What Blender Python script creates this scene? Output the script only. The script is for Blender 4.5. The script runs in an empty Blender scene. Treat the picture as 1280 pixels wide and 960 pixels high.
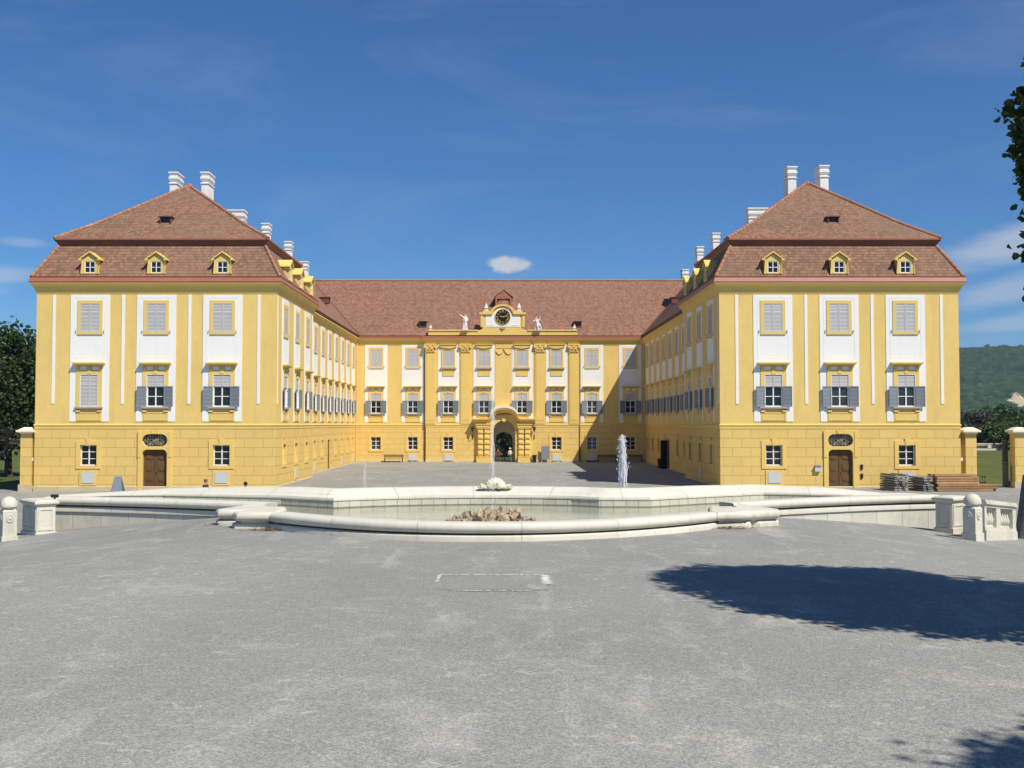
import bpy, math, random
from mathutils import Vector, Matrix, noise as mnoise

R = math.radians
rnd = random.Random(11)
E = 4.85                       # eye height above the courtyard
SC = bpy.context.scene
COL = SC.collection

# ------------------------------------------------------------------ helpers
W = {}                         # world matrices of parents


class MB:
    """collects geometry that becomes ONE mesh"""
    def __init__(s):
        s.v = []; s.f = []; s.m = []; s.uv = []; s.M = None

    def add(s, pts, faces, mi=0, uvs=None):
        b = len(s.v)
        if s.M is not None:
            pts = [s.M @ Vector(p) for p in pts]
        s.v += [tuple(p) for p in pts]
        for i, f in enumerate(faces):
            s.f.append([b + k for k in f]); s.m.append(mi)
            s.uv.append(uvs[i] if uvs else None)
        return s

    def quad(s, a, b, c, d, mi=0, uv=None):
        return s.add([a, b, c, d], [(0, 1, 2, 3)], mi, [uv] if uv else None)

    def box(s, x0, x1, y0, y1, z0, z1, mi=0):
        p = [(x, y, z) for z in (z0, z1) for y in (y0, y1) for x in (x0, x1)]
        return s.add(p, [(0, 2, 3, 1), (4, 5, 7, 6), (0, 1, 5, 4), (2, 6, 7, 3), (0, 4, 6, 2), (1, 3, 7, 5)], mi)

    def frustum(s, cx, cy, z0, z1, ax, ay, bx, by, mi=0):
        p = [(cx - ax, cy - ay, z0), (cx + ax, cy - ay, z0), (cx + ax, cy + ay, z0), (cx - ax, cy + ay, z0),
             (cx - bx, cy - by, z1), (cx + bx, cy - by, z1), (cx + bx, cy + by, z1), (cx - bx, cy + by, z1)]
        return s.add(p, [(3, 2, 1, 0), (4, 5, 6, 7), (0, 1, 5, 4), (1, 2, 6, 5), (2, 3, 7, 6), (3, 0, 4, 7)], mi)

    def prism(s, poly, y0, y1, mi=0):
        """poly in (x,z), extruded from y0 to y1"""
        n = len(poly)
        p = [(x, y0, z) for x, z in poly] + [(x, y1, z) for x, z in poly]
        fs = [tuple(range(n)), tuple(range(2 * n - 1, n - 1, -1))]
        fs += [(i, (i + 1) % n, n + (i + 1) % n, n + i) for i in range(n)]
        return s.add(p, fs, mi)

    def tube(s, path, r, n=6, mi=0):
        path = [Vector(p) for p in path]
        rr = r if isinstance(r, (list, tuple)) else [r] * len(path)
        pts = []; fs = []
        for i, p in enumerate(path):
            t = (path[min(i + 1, len(path) - 1)] - path[max(i - 1, 0)])
            if t.length < 1e-9: t = Vector((0, 0, 1))
            t.normalize()
            a = t.cross(Vector((0, 0, 1)) if abs(t.z) < .9 else Vector((1, 0, 0))).normalized()
            b = t.cross(a)
            for k in range(n):
                w = 2 * math.pi * k / n
                pts.append(p + (a * math.cos(w) + b * math.sin(w)) * rr[i])
        for i in range(len(path) - 1):
            for k in range(n):
                fs.append((i * n + k, i * n + (k + 1) % n, (i + 1) * n + (k + 1) % n, (i + 1) * n + k))
        fs.append(tuple(range(n - 1, -1, -1))); fs.append(tuple(range((len(path) - 1) * n, len(path) * n)))
        return s.add(pts, fs, mi)

    def lathe(s, prof, cx, cy, n=16, mi=0, ph=0.0):
        pts = []; fs = []
        for r, z in prof:
            for k in range(n):
                w = 2 * math.pi * k / n + ph
                pts.append((cx + r * math.cos(w), cy + r * math.sin(w), z))
        for i in range(len(prof) - 1):
            for k in range(n):
                fs.append((i * n + k, i * n + (k + 1) % n, (i + 1) * n + (k + 1) % n, (i + 1) * n + k))
        fs.append(tuple(range(n - 1, -1, -1))); fs.append(tuple(range((len(prof) - 1) * n, len(prof) * n)))
        return s.add(pts, fs, mi)

    def sweep(s, prof, path, closed=False, mi=0, zf=None, caps=True):
        """prof (o,z): o is the offset to the right of the travel direction"""
        n = len(path); P = [Vector(p[:2]) for p in path]
        nor = []
        for i in range(n):
            ts = []
            if closed or i > 0: ts.append((P[i] - P[i - 1]).normalized())
            if closed or i < n - 1: ts.append((P[(i + 1) % n] - P[i]).normalized())
            ns = [Vector((t.y, -t.x)) for t in ts]
            if len(ns) == 2:
                d = 1 + ns[0].dot(ns[1]); nor.append((ns[0] + ns[1]) / max(d, .25))
            else: nor.append(ns[0])
        L = [0.0]
        for i in range(1, n + (1 if closed else 0)): L.append(L[-1] + (P[i % n] - P[i - 1]).length)
        V = [0.0]
        for j in range(1, len(prof)): V.append(V[-1] + math.dist(prof[j], prof[j - 1]))
        pts = []
        m = len(prof)
        for i in range(n):
            dz = zf(i / (n - 1), P[i]) if zf else None
            for j, (o, z) in enumerate(prof):
                q = P[i] + nor[i] * o
                pts.append((q.x, q.y, z if dz is None else dz(o, z)))
        fs = []; uvs = []
        for i in range(n if closed else n - 1):
            a = i; b = (i + 1) % n
            for j in range(m - 1):
                fs.append((a * m + j, b * m + j, b * m + j + 1, a * m + j + 1))
                uvs.append([(L[i], V[j]), (L[i + 1], V[j]), (L[i + 1], V[j + 1]), (L[i], V[j + 1])])
        if caps and not closed:
            fs.append(tuple(range(m))); fs.append(tuple(range((n - 1) * m + m - 1, (n - 1) * m - 1, -1))); uvs += [None, None]
        return s.add(pts, fs, mi, uvs)

    def mesh(s, name, mats, smooth=None):
        me = bpy.data.meshes.new(name)
        me.from_pydata(s.v, [], s.f)
        for m in (mats if isinstance(mats, (list, tuple)) else [mats]): me.materials.append(m)
        if any(s.m): me.polygons.foreach_set('material_index', s.m)
        if any(u is not None for u in s.uv):
            ul = me.uv_layers.new(name='UVMap')
            flat = []
            for f, u in zip(s.f, s.uv):
                for k in range(len(f)):
                    flat += list(u[k]) if u else [0.0, 0.0]
            ul.data.foreach_set('uv', flat)
        if smooth is not None:
            me.shade_smooth(); me.set_sharp_from_angle(angle=R(smooth))
        me.update()
        return me

    def build(s, name, mats, parent=None, loc=None, smooth=None):
        """vertices are in world space; the object origin goes to loc or to the parent's origin"""
        me = s.mesh(name, mats, smooth)
        o = bpy.data.objects.new(name, me); COL.objects.link(o)
        if parent is not None:
            o.parent = parent
            pw = W[parent]
            me.transform(pw.inverted()); W[o] = pw.copy()
        else:
            l = Vector(loc or (0, 0, 0)); me.transform(Matrix.Translation(-l)); o.location = l
            W[o] = Matrix.Translation(l)
        return o


def tag(o, label=None, cat=None, group=None, kind=None):
    if label: o['label'] = label
    if cat: o['category'] = cat
    if group: o['group'] = group
    if kind: o['kind'] = kind
    return o


def thing(name, loc, label, cat, group=None, rz=0.0):
    o = bpy.data.objects.new(name, None); COL.objects.link(o)
    o.empty_display_size = .3
    o.location = loc; o.rotation_euler = (0, 0, rz)
    W[o] = Matrix.Translation(loc) @ Matrix.Rotation(rz, 4, 'Z')
    return tag(o, label, cat, group)


def inst(name, me, parent, Mw):
    """an object that uses a mesh with the world matrix Mw"""
    o = bpy.data.objects.new(name, me); COL.objects.link(o)
    if parent is not None:
        o.parent = parent; o.matrix_local = W[parent].inverted() @ Mw
    else: o.matrix_local = Mw
    W[o] = Mw.copy()
    return o


def copy_thing(src, loc, rz=None, label=None, scale=None, first=None):
    """a copy of a thing with copies of its parts and sub-parts"""
    c = src.copy(); COL.objects.link(c); c.location = loc
    if rz is not None: c.rotation_euler = (0, 0, rz)
    if scale: c.scale = (scale,) * 3 if not isinstance(scale, (tuple, list)) else scale
    if label: c['label'] = label
    for ch in list(src.children):
        d = ch.copy(); COL.objects.link(d); d.parent = c
        for g in list(ch.children):
            e = g.copy(); COL.objects.link(e); e.parent = d
    return c


# ------------------------------------------------------------------ materials
class NT:
    def __init__(s, tree): s.t = tree; s.n = tree.nodes; s.l = tree.links

    def new(s, typ, **kw):
        nd = s.n.new(typ)
        for k, v in kw.items(): setattr(nd, k, v)
        return nd

    def set(s, sock, val):
        if isinstance(val, bpy.types.NodeSocket): s.l.new(val, sock)
        else: sock.default_value = val

    def math(s, op, a, b=0.0, c=None, clamp=False):
        nd = s.new('ShaderNodeMath', operation=op, use_clamp=clamp)
        s.set(nd.inputs[0], a); s.set(nd.inputs[1], b)
        if c is not None: s.set(nd.inputs[2], c)
        return nd.outputs[0]

    def mix(s, f, a, b, mode='MIX'):
        nd = s.new('ShaderNodeMix', data_type='RGBA', blend_type=mode)
        s.set(nd.inputs[0], f); s.set(nd.inputs[6], a); s.set(nd.inputs[7], b)
        return nd.outputs[2]

    def noise(s, vec, scale, detail=4, rough=.55, dist=0.0):
        nd = s.new('ShaderNodeTexNoise')
        if vec is not None: s.l.new(vec, nd.inputs['Vector'])
        nd.inputs['Scale'].default_value = scale; nd.inputs['Detail'].default_value = detail
        nd.inputs['Roughness'].default_value = rough; nd.inputs['Distortion'].default_value = dist
        return nd.outputs['Fac']

    def ramp(s, f, stops):
        nd = s.new('ShaderNodeValToRGB'); s.l.new(f, nd.inputs[0])
        el = nd.color_ramp.elements
        while len(el) < len(stops): el.new(.5)
        for e, (p, c) in zip(el, stops):
            e.position = p; e.color = c if len(c) == 4 else (*c, 1)
        return nd.outputs[0]

    def remap(s, v, a, b, c=0.0, d=1.0, smooth=False):
        nd = s.new('ShaderNodeMapRange'); nd.interpolation_type = 'SMOOTHSTEP' if smooth else 'LINEAR'
        s.set(nd.inputs[0], v)
        for i, x in enumerate((a, b, c, d)): nd.inputs[1 + i].default_value = x
        return nd.outputs[0]

    def scale(s, vec, sc):
        nd = s.new('ShaderNodeMapping'); s.l.new(vec, nd.inputs[0]); nd.inputs['Scale'].default_value = sc
        return nd.outputs[0]


def C4(c, k=1.0): return (min(c[0] * k, 1), min(c[1] * k, 1), min(c[2] * k, 1), 1)


def new_mat(name):
    m = bpy.data.materials.new(name); m.use_nodes = True
    t = NT(m.node_tree); bsdf = t.n['Principled BSDF']
    pos = t.new('ShaderNodeNewGeometry').outputs['Position']
    return m, t, bsdf, pos


def bump(t, bsdf, h, dist, strength=1.0):
    b = t.new('ShaderNodeBump'); b.inputs['Distance'].default_value = dist; b.inputs['Strength'].default_value = strength
    t.l.new(h, b.inputs['Height']); t.l.new(b.outputs[0], bsdf.inputs['Normal'])


def weathered(name, col, rough=.85, var=.12, s1=.35, s2=4.0, bmp=.004, stain=None, stain_amt=.3, streak=False, spec=.25):
    """plaster, paint, stone, wood: one base colour with wear at two scales"""
    m, t, b, pos = new_mat(name)
    n1 = t.noise(pos, s1, 6, .6); n2 = t.noise(pos, s2, 5, .6)
    f = t.math('ADD', t.math('MULTIPLY', n1, .6), t.math('MULTIPLY', n2, .4))
    c = t.mix(t.remap(f, .32, .68), C4(col, 1 - var), C4(col, 1 + var))
    if stain:
        st = t.noise(t.scale(pos, (1.2, 1.2, .18)) if streak else pos, 1.1, 6, .65)
        c = t.mix(t.remap(st, .52, .78, 0, stain_amt), c, C4(stain))
    t.l.new(c, b.inputs['Base Color'])
    b.inputs['Roughness'].default_value = rough; b.inputs['Specular IOR Level'].default_value = spec
    if bmp: bump(t, b, t.noise(pos, 14, 4, .6), bmp)
    return m


YEL = (.75, .535, .175)
M = {}
M['yellow'] = weathered('yellow_plaster', YEL, .9, .08, .25, 2.5, .006, (.62, .44, .17), .8, True)
M['yellow_trim'] = weathered('yellow_trim', (.75, .53, .16), .85, .06, .6, 5, .003)
M['yellow_dormer'] = weathered('yellow_dormer_paint', (.72, .53, .16), .8, .06, .8, 5, .003)


def rusticated():
    m, t, b, pos = new_mat('yellow_rusticated_plaster')
    nrm = t.new('ShaderNodeNewGeometry').outputs['True Normal']
    sp = t.new('ShaderNodeSeparateXYZ'); t.l.new(pos, sp.inputs[0])
    sn = t.new('ShaderNodeSeparateXYZ'); t.l.new(nrm, sn.inputs[0])
    u = t.math('ADD', t.math('MULTIPLY', sp.outputs[0], t.math('ABSOLUTE', sn.outputs[1])),
               t.math('MULTIPLY', sp.outputs[1], t.math('ABSOLUTE', sn.outputs[0])))
    cb = t.new('ShaderNodeCombineXYZ'); t.l.new(u, cb.inputs[0]); t.l.new(t.math('ADD', sp.outputs[2], .55), cb.inputs[1])
    br = t.new('ShaderNodeTexBrick'); t.l.new(cb.outputs[0], br.inputs['Vector'])
    br.offset = .5; br.inputs['Scale'].default_value = 1
    br.inputs['Brick Width'].default_value = 1.42; br.inputs['Row Height'].default_value = .715
    br.inputs['Mortar Size'].default_value = .014; br.inputs['Mortar Smooth'].default_value = .3; br.inputs['Bias'].default_value = 0
    br.inputs['Color1'].default_value = C4(YEL, .97); br.inputs['Color2'].default_value = C4(YEL, 1.05)
    br.inputs['Mortar'].default_value = (.46, .30, .10, 1)
    n1 = t.noise(pos, .5, 6, .65); n2 = t.noise(pos, 5, 4)
    c = t.mix(t.remap(n1, .35, .7, 0, .55), br.outputs['Color'], C4((.70, .46, .15)))
    c = t.mix(t.remap(n2, .3, .7, 0, .14), c, (.45, .3, .1, 1))
    t.l.new(c, b.inputs['Base Color']); b.inputs['Roughness'].default_value = .9; b.inputs['Specular IOR Level'].default_value = .2
    h = t.math('SUBTRACT', t.math('MULTIPLY', n2, .06), br.outputs['Fac'])
    bump(t, b, h, .015)
    return m


M['rust'] = rusticated()
M['white'] = weathered('white_lime_paint', (.82, .81, .77), .85, .035, .4, 3, .003, (.66, .65, .6), .35, True)
M['white_wood'] = weathered('white_window_paint', (.78, .78, .76), .5, .03, 1, 6, 0)
M['chimney'] = weathered('white_chimney_plaster', (.8, .79, .77), .9, .05, .8, 4, .006, (.45, .42, .38), .3, True)
M['shutter'] = weathered('grey_shutter_paint', (.50, .49, .48), .6, .07, .9, 5, .001, (.4, .39, .38), .3, True)
M['shutter_open'] = weathered('blue_grey_shutter_paint', (.21, .23, .255), .55, .08, .9, 5, .001)
M['marble'] = weathered('grey_marble_slab', (.55, .56, .57), .5, .06, 2, 9, .001)
M['sill'] = weathered('sill_stone', (.42, .36, .27), .8, .1, 2, 9, .002)
M['plinth'] = weathered('plinth_sandstone', (.56, .46, .29), .9, .14, .6, 4, .006, (.36, .3, .2), .5)
M['iron'] = weathered('black_iron', (.018, .018, .02), .45, .2, 2, 9, 0, spec=.5)
M['pipe'] = weathered('copper_brown_pipe', (.13, .07, .045), .5, .15, 2, 9, 0, spec=.5)
M['bin'] = weathered('black_plastic', (.02, .02, .022), .5, .1, 2, 9, 0)
M['board'] = weathered('grey_sign_face', (.20, .235, .27), .5, .05, 2, 9, 0)
M['door'] = weathered('brown_oak', (.135, .075, .03), .55, .16, 1, 7, .002)
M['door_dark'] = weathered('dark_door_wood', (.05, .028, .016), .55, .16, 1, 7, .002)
M['bench'] = weathered('bench_wood', (.12, .075, .04), .7, .15, 2, 9, .001)
M['metal_red'] = weathered('painted_red_metal', (.37, .13, .08), .6, .10, .35, 2, .001, (.40, .18, .12), .4, spec=.3)
M['metal_pink'] = weathered('faded_red_metal', (.45, .185, .135), .6, .08, .5, 2, .001, (.45, .16, .11), .5, spec=.4)
M['metal_dark'] = weathered('dark_red_metal', (.17, .058, .04), .55, .12, .5, 3, .001, spec=.4)
M['cream'] = weathered('cream_paint', (.80, .74, .55), .85, .05, .8, 5, .002)
M['passage'] = weathered('passage_plaster', (.72, .64, .46), .9, .08, .5, 4, .004)
M['statue'] = weathered('white_sandstone', (.72, .70, .65), .9, .12, 1.5, 9, .01, (.35, .34, .31), .4)
M['gold'] = weathered('gilt', (.62, .44, .07), .35, .05, 2, 9, 0, spec=.6)
M['clock'] = weathered('black_clock_enamel', (.012, .012, .014), .4, .05, 2, 9, 0)
M['bark'] = weathered('grey_bark', (.17, .165, .16), .95, .3, 3, 14, .03)
M['bark_far'] = weathered('brown_bark', (.07, .055, .04), .95, .3, 2, 9, .02)
M['plank_new'] = weathered('brown_timber', (.42, .25, .12), .8, .22, 1.3, 9, .004, (.23, .12, .06), .5)
M['plank_old'] = weathered('grey_weathered_timber', (.27, .25, .22), .9, .25, 1.3, 9, .004)
M['skin'] = weathered('skin', (.48, .28, .19), .6, .04, 5, 20, 0)
M['hair'] = weathered('dark_hair', (.02, .014, .01), .6, .1, 5, 20, 0)
M['blond'] = weathered('light_brown_hair', (.16, .09, .045), .6, .1, 5, 20, 0)
M['cloth_dark'] = weathered('dark_cloth', (.03, .032, .042), .9, .1, 5, 20, 0)
M['cloth_wine'] = weathered('wine_cloth', (.14, .06, .055), .9, .1, 5, 20, 0)
M['cloth_yellow'] = weathered('pale_yellow_cloth', (.74, .66, .36), .9, .05, 5, 20, 0)
M['cloth_white'] = weathered('white_cloth', (.78, .78, .78), .9, .05, 5, 20, 0)
M['cloth_blue'] = weathered('grey_blue_cloth', (.10, .12, .15), .9, .1, 5, 20, 0)
M['sand'] = weathered('pale_cement', (.60, .59, .55), .95, .12, 3, 20, .004)
M['slab'] = weathered('gravel_filled_slab', (.30, .29, .255), .95, .22, 1.5, 60, .006, (.36, .32, .24), .5)
M['rock'] = weathered('tufa_rock', (.38, .30, .20), .95, .6, 3.5, 14, .06, (.62, .56, .42), .9)
M['shellstone'] = weathered('cream_tufa', (.66, .61, .46), .95, .25, 4, 18, .03, (.4, .36, .25), .4)


def glass():
    m, t, b, pos = new_mat('dark_window_glass')
    oi = t.new('ShaderNodeObjectInfo').outputs['Random']
    t.l.new(t.ramp(oi, [(0, (.008, .009, .01)), (.6, (.016, .018, .02)), (1, (.05, .055, .06))]), b.inputs['Base Color']); b.inputs['Roughness'].default_value = .06  # some panes get a faint bluish reflection mixed into their base colour
    b.inputs['Specular IOR Level'].default_value = .5
    bump(t, b, t.noise(pos, 1.3, 2), .01)
    return m


M['glass'] = glass()


def tiles(name, col, dark=.55):
    m, t, b, pos = new_mat(name)
    uv = t.new('ShaderNodeUVMap').outputs[0]
    br = t.new('ShaderNodeTexBrick'); t.l.new(uv, br.inputs['Vector'])
    br.offset = .5; br.inputs['Scale'].default_value = 1
    br.inputs['Brick Width'].default_value = .24; br.inputs['Row Height'].default_value = .27
    br.inputs['Mortar Size'].default_value = .008; br.inputs['Mortar Smooth'].default_value = .2; br.inputs['Bias'].default_value = -.1
    br.inputs['Color1'].default_value = C4(col, .72); br.inputs['Color2'].default_value = C4(col, 1.32)
    br.inputs['Mortar'].default_value = C4(col, .35)
    # second, offset colour field so that runs of tiles differ
    sp = t.new('ShaderNodeSeparateXYZ'); t.l.new(uv, sp.inputs[0])
    row = t.math('FLOOR', t.math('DIVIDE', sp.outputs[1], .27))
    cb = t.new('ShaderNodeCombineXYZ'); t.l.new(t.math('MULTIPLY', sp.outputs[0], .38), cb.inputs[0]); t.l.new(t.math('MULTIPLY', row, 7.3), cb.inputs[1])
    n0 = t.noise(cb.outputs[0], 1.6, 4, .7)
    n1 = t.noise(pos, .22, 6, .65); n2 = t.noise(pos, .07, 4, .6)
    c = t.mix(t.remap(n0, .35, .72, 0, .45), br.outputs['Color'], C4((col[0] * .8, col[1] * .95, col[2] * 1.05)))
    c = t.mix(t.remap(n0, .62, .82, 0, .5), c, C4((col[0] * 1.5, col[1] * 1.75, col[2] * 1.9)))
    c = t.mix(t.remap(n1, .5, .75, 0, dark), c, C4((.16, .12, .085)))
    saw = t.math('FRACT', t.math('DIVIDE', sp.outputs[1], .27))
    row_shade = t.remap(saw, .0, .2, .55, 0)  # shade under each tile row, painted into the colour
    c = t.mix(row_shade, c, C4(col, .3))
    c = t.mix(t.remap(n2, .45, .7, 0, .35), c, C4((.28, .175, .125)))
    n3 = t.noise(t.scale(pos, (1, 1, .45)), .9, 6, .7)
    c = t.mix(t.remap(n3, .6, .78, 0, .55), c, C4((.15, .14, .11)))
    t.l.new(c, b.inputs['Base Color']); b.inputs['Roughness'].default_value = .85; b.inputs['Specular IOR Level'].default_value = .2
    h = t.math('SUBTRACT', t.math('MULTIPLY', t.math('SUBTRACT', 1.0, saw), .9), br.outputs['Fac'])
    h = t.math('ADD', h, t.math('MULTIPLY', n0, .35))
    bump(t, b, h, .03)
    return m


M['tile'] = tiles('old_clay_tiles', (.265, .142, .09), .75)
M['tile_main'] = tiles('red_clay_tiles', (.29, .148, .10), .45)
M['ridge'] = weathered('ridge_tile_clay', (.36, .17, .10), .9, .3, 2, 6, .01, (.5, .4, .3), .6)


def stone(name, col, w, h, stain=(.42, .40, .33), amt=.45, mort=.65):
    """pale limestone with joints that follow the swept length (UV)"""
    m, t, b, pos = new_mat(name)
    uv = t.new('ShaderNodeUVMap').outputs[0]
    br = t.new('ShaderNodeTexBrick'); t.l.new(uv, br.inputs['Vector'])
    br.offset = .5 if h < 5 else 0; br.inputs['Scale'].default_value = 1
    br.inputs['Brick Width'].default_value = w; br.inputs['Row Height'].default_value = h
    br.inputs['Mortar Size'].default_value = .012; br.inputs['Mortar Smooth'].default_value = .2; br.inputs['Bias'].default_value = 0
    br.inputs['Color1'].default_value = C4(col, .94); br.inputs['Color2'].default_value = C4(col, 1.05)
    br.inputs['Mortar'].default_value = C4(col, mort)
    n1 = t.noise(pos, .9, 6, .65); n2 = t.noise(t.scale(pos, (2, 2, .5)), 3, 6, .65)
    c = t.mix(t.remap(n1, .45, .75, 0, amt), br.outputs['Color'], C4(stain))
    c = t.mix(t.remap(n2, .5, .75, 0, amt * .6), c, C4(stain, .8))
    if name == 'limestone_blocks':
        sz = t.new('ShaderNodeSeparateXYZ'); t.l.new(pos, sz.inputs[0])
        wl = t.remap(t.math('ADD', sz.outputs[2], t.math('MULTIPLY', n2, .03)), E - 2.45 + .03, E - 2.45 + .055, .85, 0)
        c = t.mix(wl, c, (.07, .075, .05, 1))
        tj = t.remap(t.math('ABSOLUTE', t.math('SUBTRACT', sz.outputs[2], E - 2.268)), .004, .009, .5, 0)
        c = t.mix(tj, c, (.2, .19, .14, 1))
    t.l.new(c, b.inputs['Base Color']); b.inputs['Roughness'].default_value = .8; b.inputs['Specular IOR Level'].default_value = .3
    hh = t.math('SUBTRACT', t.math('MULTIPLY', t.noise(pos, 18, 4, .6), .35), br.outputs['Fac'])
    bump(t, b, hh, .008)
    return m


M['coping'] = stone('pale_limestone_coping', (.64, .61, .52), 2.3, 50, mort=.7)
M['masonry'] = stone('limestone_blocks', (.56, .54, .44), .37, 50, (.38, .38, .29), .5, .62)
M['panelwall'] = stone('limestone_panels', (.58, .56, .48), .95, 50, (.36, .35, .31), .55)
M['pale'] = weathered('pale_limestone', (.60, .57, .475), .8, .10, 1.2, 9, .006, (.30, .29, .24), .75, True)


def gravel():
    m, t, b, pos = new_mat('grey_gravel')
    sp = t.new('ShaderNodeSeparateXYZ'); t.l.new(pos, sp.inputs[0])
    big = t.noise(pos, .16, 5, .6); mid = t.noise(t.scale(pos, (.8, 1.0, 1)), .8, 8, .7, .6)
    fine = t.noise(pos, 40, 3, .7); grain = t.new('ShaderNodeTexVoronoi'); t.l.new(pos, grain.inputs['Vector']); grain.inputs['Scale'].default_value = 60
    rot = t.new('ShaderNodeMapping'); t.l.new(pos, rot.inputs[0]); rot.inputs['Rotation'].default_value = (0, 0, R(-14)); rot.inputs['Scale'].default_value = (1.2, .42, 1)
    tracks = t.noise(rot.outputs[0], .8, 8, .66, .8)
    c = t.mix(t.remap(big, .3, .7), (.24, .241, .225, 1), (.295, .293, .268, 1))
    c = t.mix(t.remap(mid, .54, .78, 0, .42), c, (.52, .505, .46, 1))
    c = t.mix(t.remap(tracks, .54, .76, 0, .5), c, (.53, .515, .465, 1))
    dash = t.noise(t.scale(pos, (1, 1.3, 1)), 3.4, 6, .72, .8)
    c = t.mix(t.math('MULTIPLY', t.remap(dash, .57, .70), t.remap(big, .4, .6, .2, .7)), c, (.56, .545, .50, 1))
    gr = t.new('ShaderNodeSeparateColor'); t.l.new(grain.outputs['Color'], gr.inputs[0])
    g = t.math('ADD', t.math('MULTIPLY', gr.outputs[0], .75), t.math('MULTIPLY', fine, .6))
    near = t.remap(sp.outputs[1], 12, 60, 1.0, .25)
    gm = t.new('ShaderNodeMix', data_type='FLOAT'); t.l.new(near, gm.inputs[0]); gm.inputs[2].default_value = 1.0
    t.l.new(t.remap(g, .15, 1.05, .62, 1.34), gm.inputs[3])
    vm = t.new('ShaderNodeVectorMath', operation='SCALE'); t.l.new(c, vm.inputs[0]); t.l.new(gm.outputs[0], vm.inputs['Scale'])
    t.l.new(vm.outputs[0], b.inputs['Base Color'])
    b.inputs['Roughness'].default_value = .95; b.inputs['Specular IOR Level'].default_value = .15
    h = t.math('ADD', t.math('MULTIPLY', g, .6), t.math('MULTIPLY', mid, 1.2))
    bump(t, b, h, .018)
    return m


M['gravel'] = gravel()


def grassmat():
    m, t, b, pos = new_mat('lawn_grass')
    n1 = t.noise(t.scale(pos, (.5, .12, 1)), .5, 6, .6); n2 = t.noise(pos, 3, 5, .7)
    c = t.mix(t.remap(n1, .3, .7), (.07, .095, .022, 1), (.15, .15, .045, 1))
    c = t.mix(t.remap(n2, .35, .7, 0, .5), c, (.05, .085, .02, 1))
    t.l.new(c, b.inputs['Base Color']); b.inputs['Roughness'].default_value = .95; b.inputs['Specular IOR Level'].default_value = .1
    bump(t, b, n2, .1)
    return m


M['grass'] = grassmat()


def leafmat(name, c0, c1, c2):
    m, t, b, pos = new_mat(name)
    ri = t.new('ShaderNodeNewGeometry').outputs['Random Per Island']
    c = t.ramp(ri, [(0, c0), (.55, c1), (1, c2)])
    n = t.noise(pos, .45, 3)
    c = t.mix(t.remap(n, .35, .7, 0, .5), c, C4(c0))
    t.l.new(c, b.inputs['Base Color']); b.inputs['Roughness'].default_value = .5; b.inputs['Specular IOR Level'].default_value = .35
    tr = t.new('ShaderNodeBsdfTranslucent'); t.l.new(t.mix(.5, c, (.15, .22, .03, 1)), tr.inputs[0])
    mx = t.new('ShaderNodeMixShader'); mx.inputs[0].default_value = .28
    t.l.new(b.outputs[0], mx.inputs[1]); t.l.new(tr.outputs[0], mx.inputs[2])
    t.l.new(mx.outputs[0], t.n['Material Output'].inputs[0])
    return m


M['leaf'] = leafmat('linden_leaves', (.03, .06, .014), (.05, .095, .022), (.085, .14, .035))
M['leaf_dark'] = leafmat('dark_tree_leaves', (.026, .052, .016), (.048, .085, .025), (.08, .125, .04))
M['leaf_light'] = leafmat('light_shrub_leaves', (.035, .07, .018), (.06, .10, .025), (.10, .15, .04))
M['leaf_copper'] = leafmat('copper_leaves', (.04, .033, .04), (.065, .052, .06), (.10, .088, .09))


def watermat():
    m, t, b, pos = new_mat('basin_water')
    n = t.noise(pos, .6, 3)
    t.l.new(t.mix(t.remap(n, .35, .65), (.30, .31, .215, 1), (.37, .375, .27, 1)), b.inputs['Base Color'])
    b.inputs['Roughness'].default_value = .03; b.inputs['IOR'].default_value = 1.33
    bump(t, b, t.noise(t.scale(pos, (1, 2.2, 1)), 3.2, 3), .012, .5)
    return m


M['water'] = watermat()


def jetmat(nm, k):
    m, t, b, pos = new_mat(nm)
    b.inputs['Base Color'].default_value = (.9, .92, .93, 1); b.inputs['Roughness'].default_value = .12
    b.inputs['Specular IOR Level'].default_value = .6
    tp = t.new('ShaderNodeBsdfTransparent'); mx = t.new('ShaderNodeMixShader'); mx.inputs[0].default_value = k
    t.l.new(tp.outputs[0], mx.inputs[1]); t.l.new(b.outputs[0], mx.inputs[2])
    t.l.new(mx.outputs[0], t.n['Material Output'].inputs[0])
    return m


M['jet'] = jetmat('falling_water', .45)
M['jet_faint'] = jetmat('thin_water', .2)


def hillmat():
    m, t, b, pos = new_mat('forest_hill')
    n1 = t.noise(pos, .012, 6, .6); n2 = t.noise(pos, .09, 5, .7)
    c = t.mix(t.remap(n2, .36, .66), (.009, .024, .011, 1), (.05, .085, .03, 1))
    c = t.mix(t.remap(n1, .4, .7, 0, .45), c, (.028, .045, .02, 1))
    a = t.new('ShaderNodeAttribute'); a.attribute_name = 'sandy'
    k = t.math('ADD', a.outputs['Fac'], t.math('MULTIPLY', t.math('SUBTRACT', n2, .5), 1.1))
    c = t.mix(t.remap(k, .55, .75), c, (.47, .40, .28, 1))
    t.l.new(c, b.inputs['Base Color']); b.inputs['Roughness'].default_value = 1; b.inputs['Specular IOR Level'].default_value = 0
    return m


M['hill'] = hillmat()

# ------------------------------------------------------------------ ground, lawn, hill


def sstep(a, b, x):
    t = min(max((x - a) / (b - a), 0), 1); return t * t * (3 - 2 * t)


def terrace(x, y):
    xx = abs(x + .25)
    return E - 2.60 - .098 * max(0, xx - 7.3) * sstep(12, 27, y) + .02 * mnoise.noise((x * .22, y * .22, 0))


def court(x, y):
    return -.10 + .0040 * max(0, y - 82) - .25 * sstep(-20, -36, x) * sstep(40, 70, y)


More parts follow.
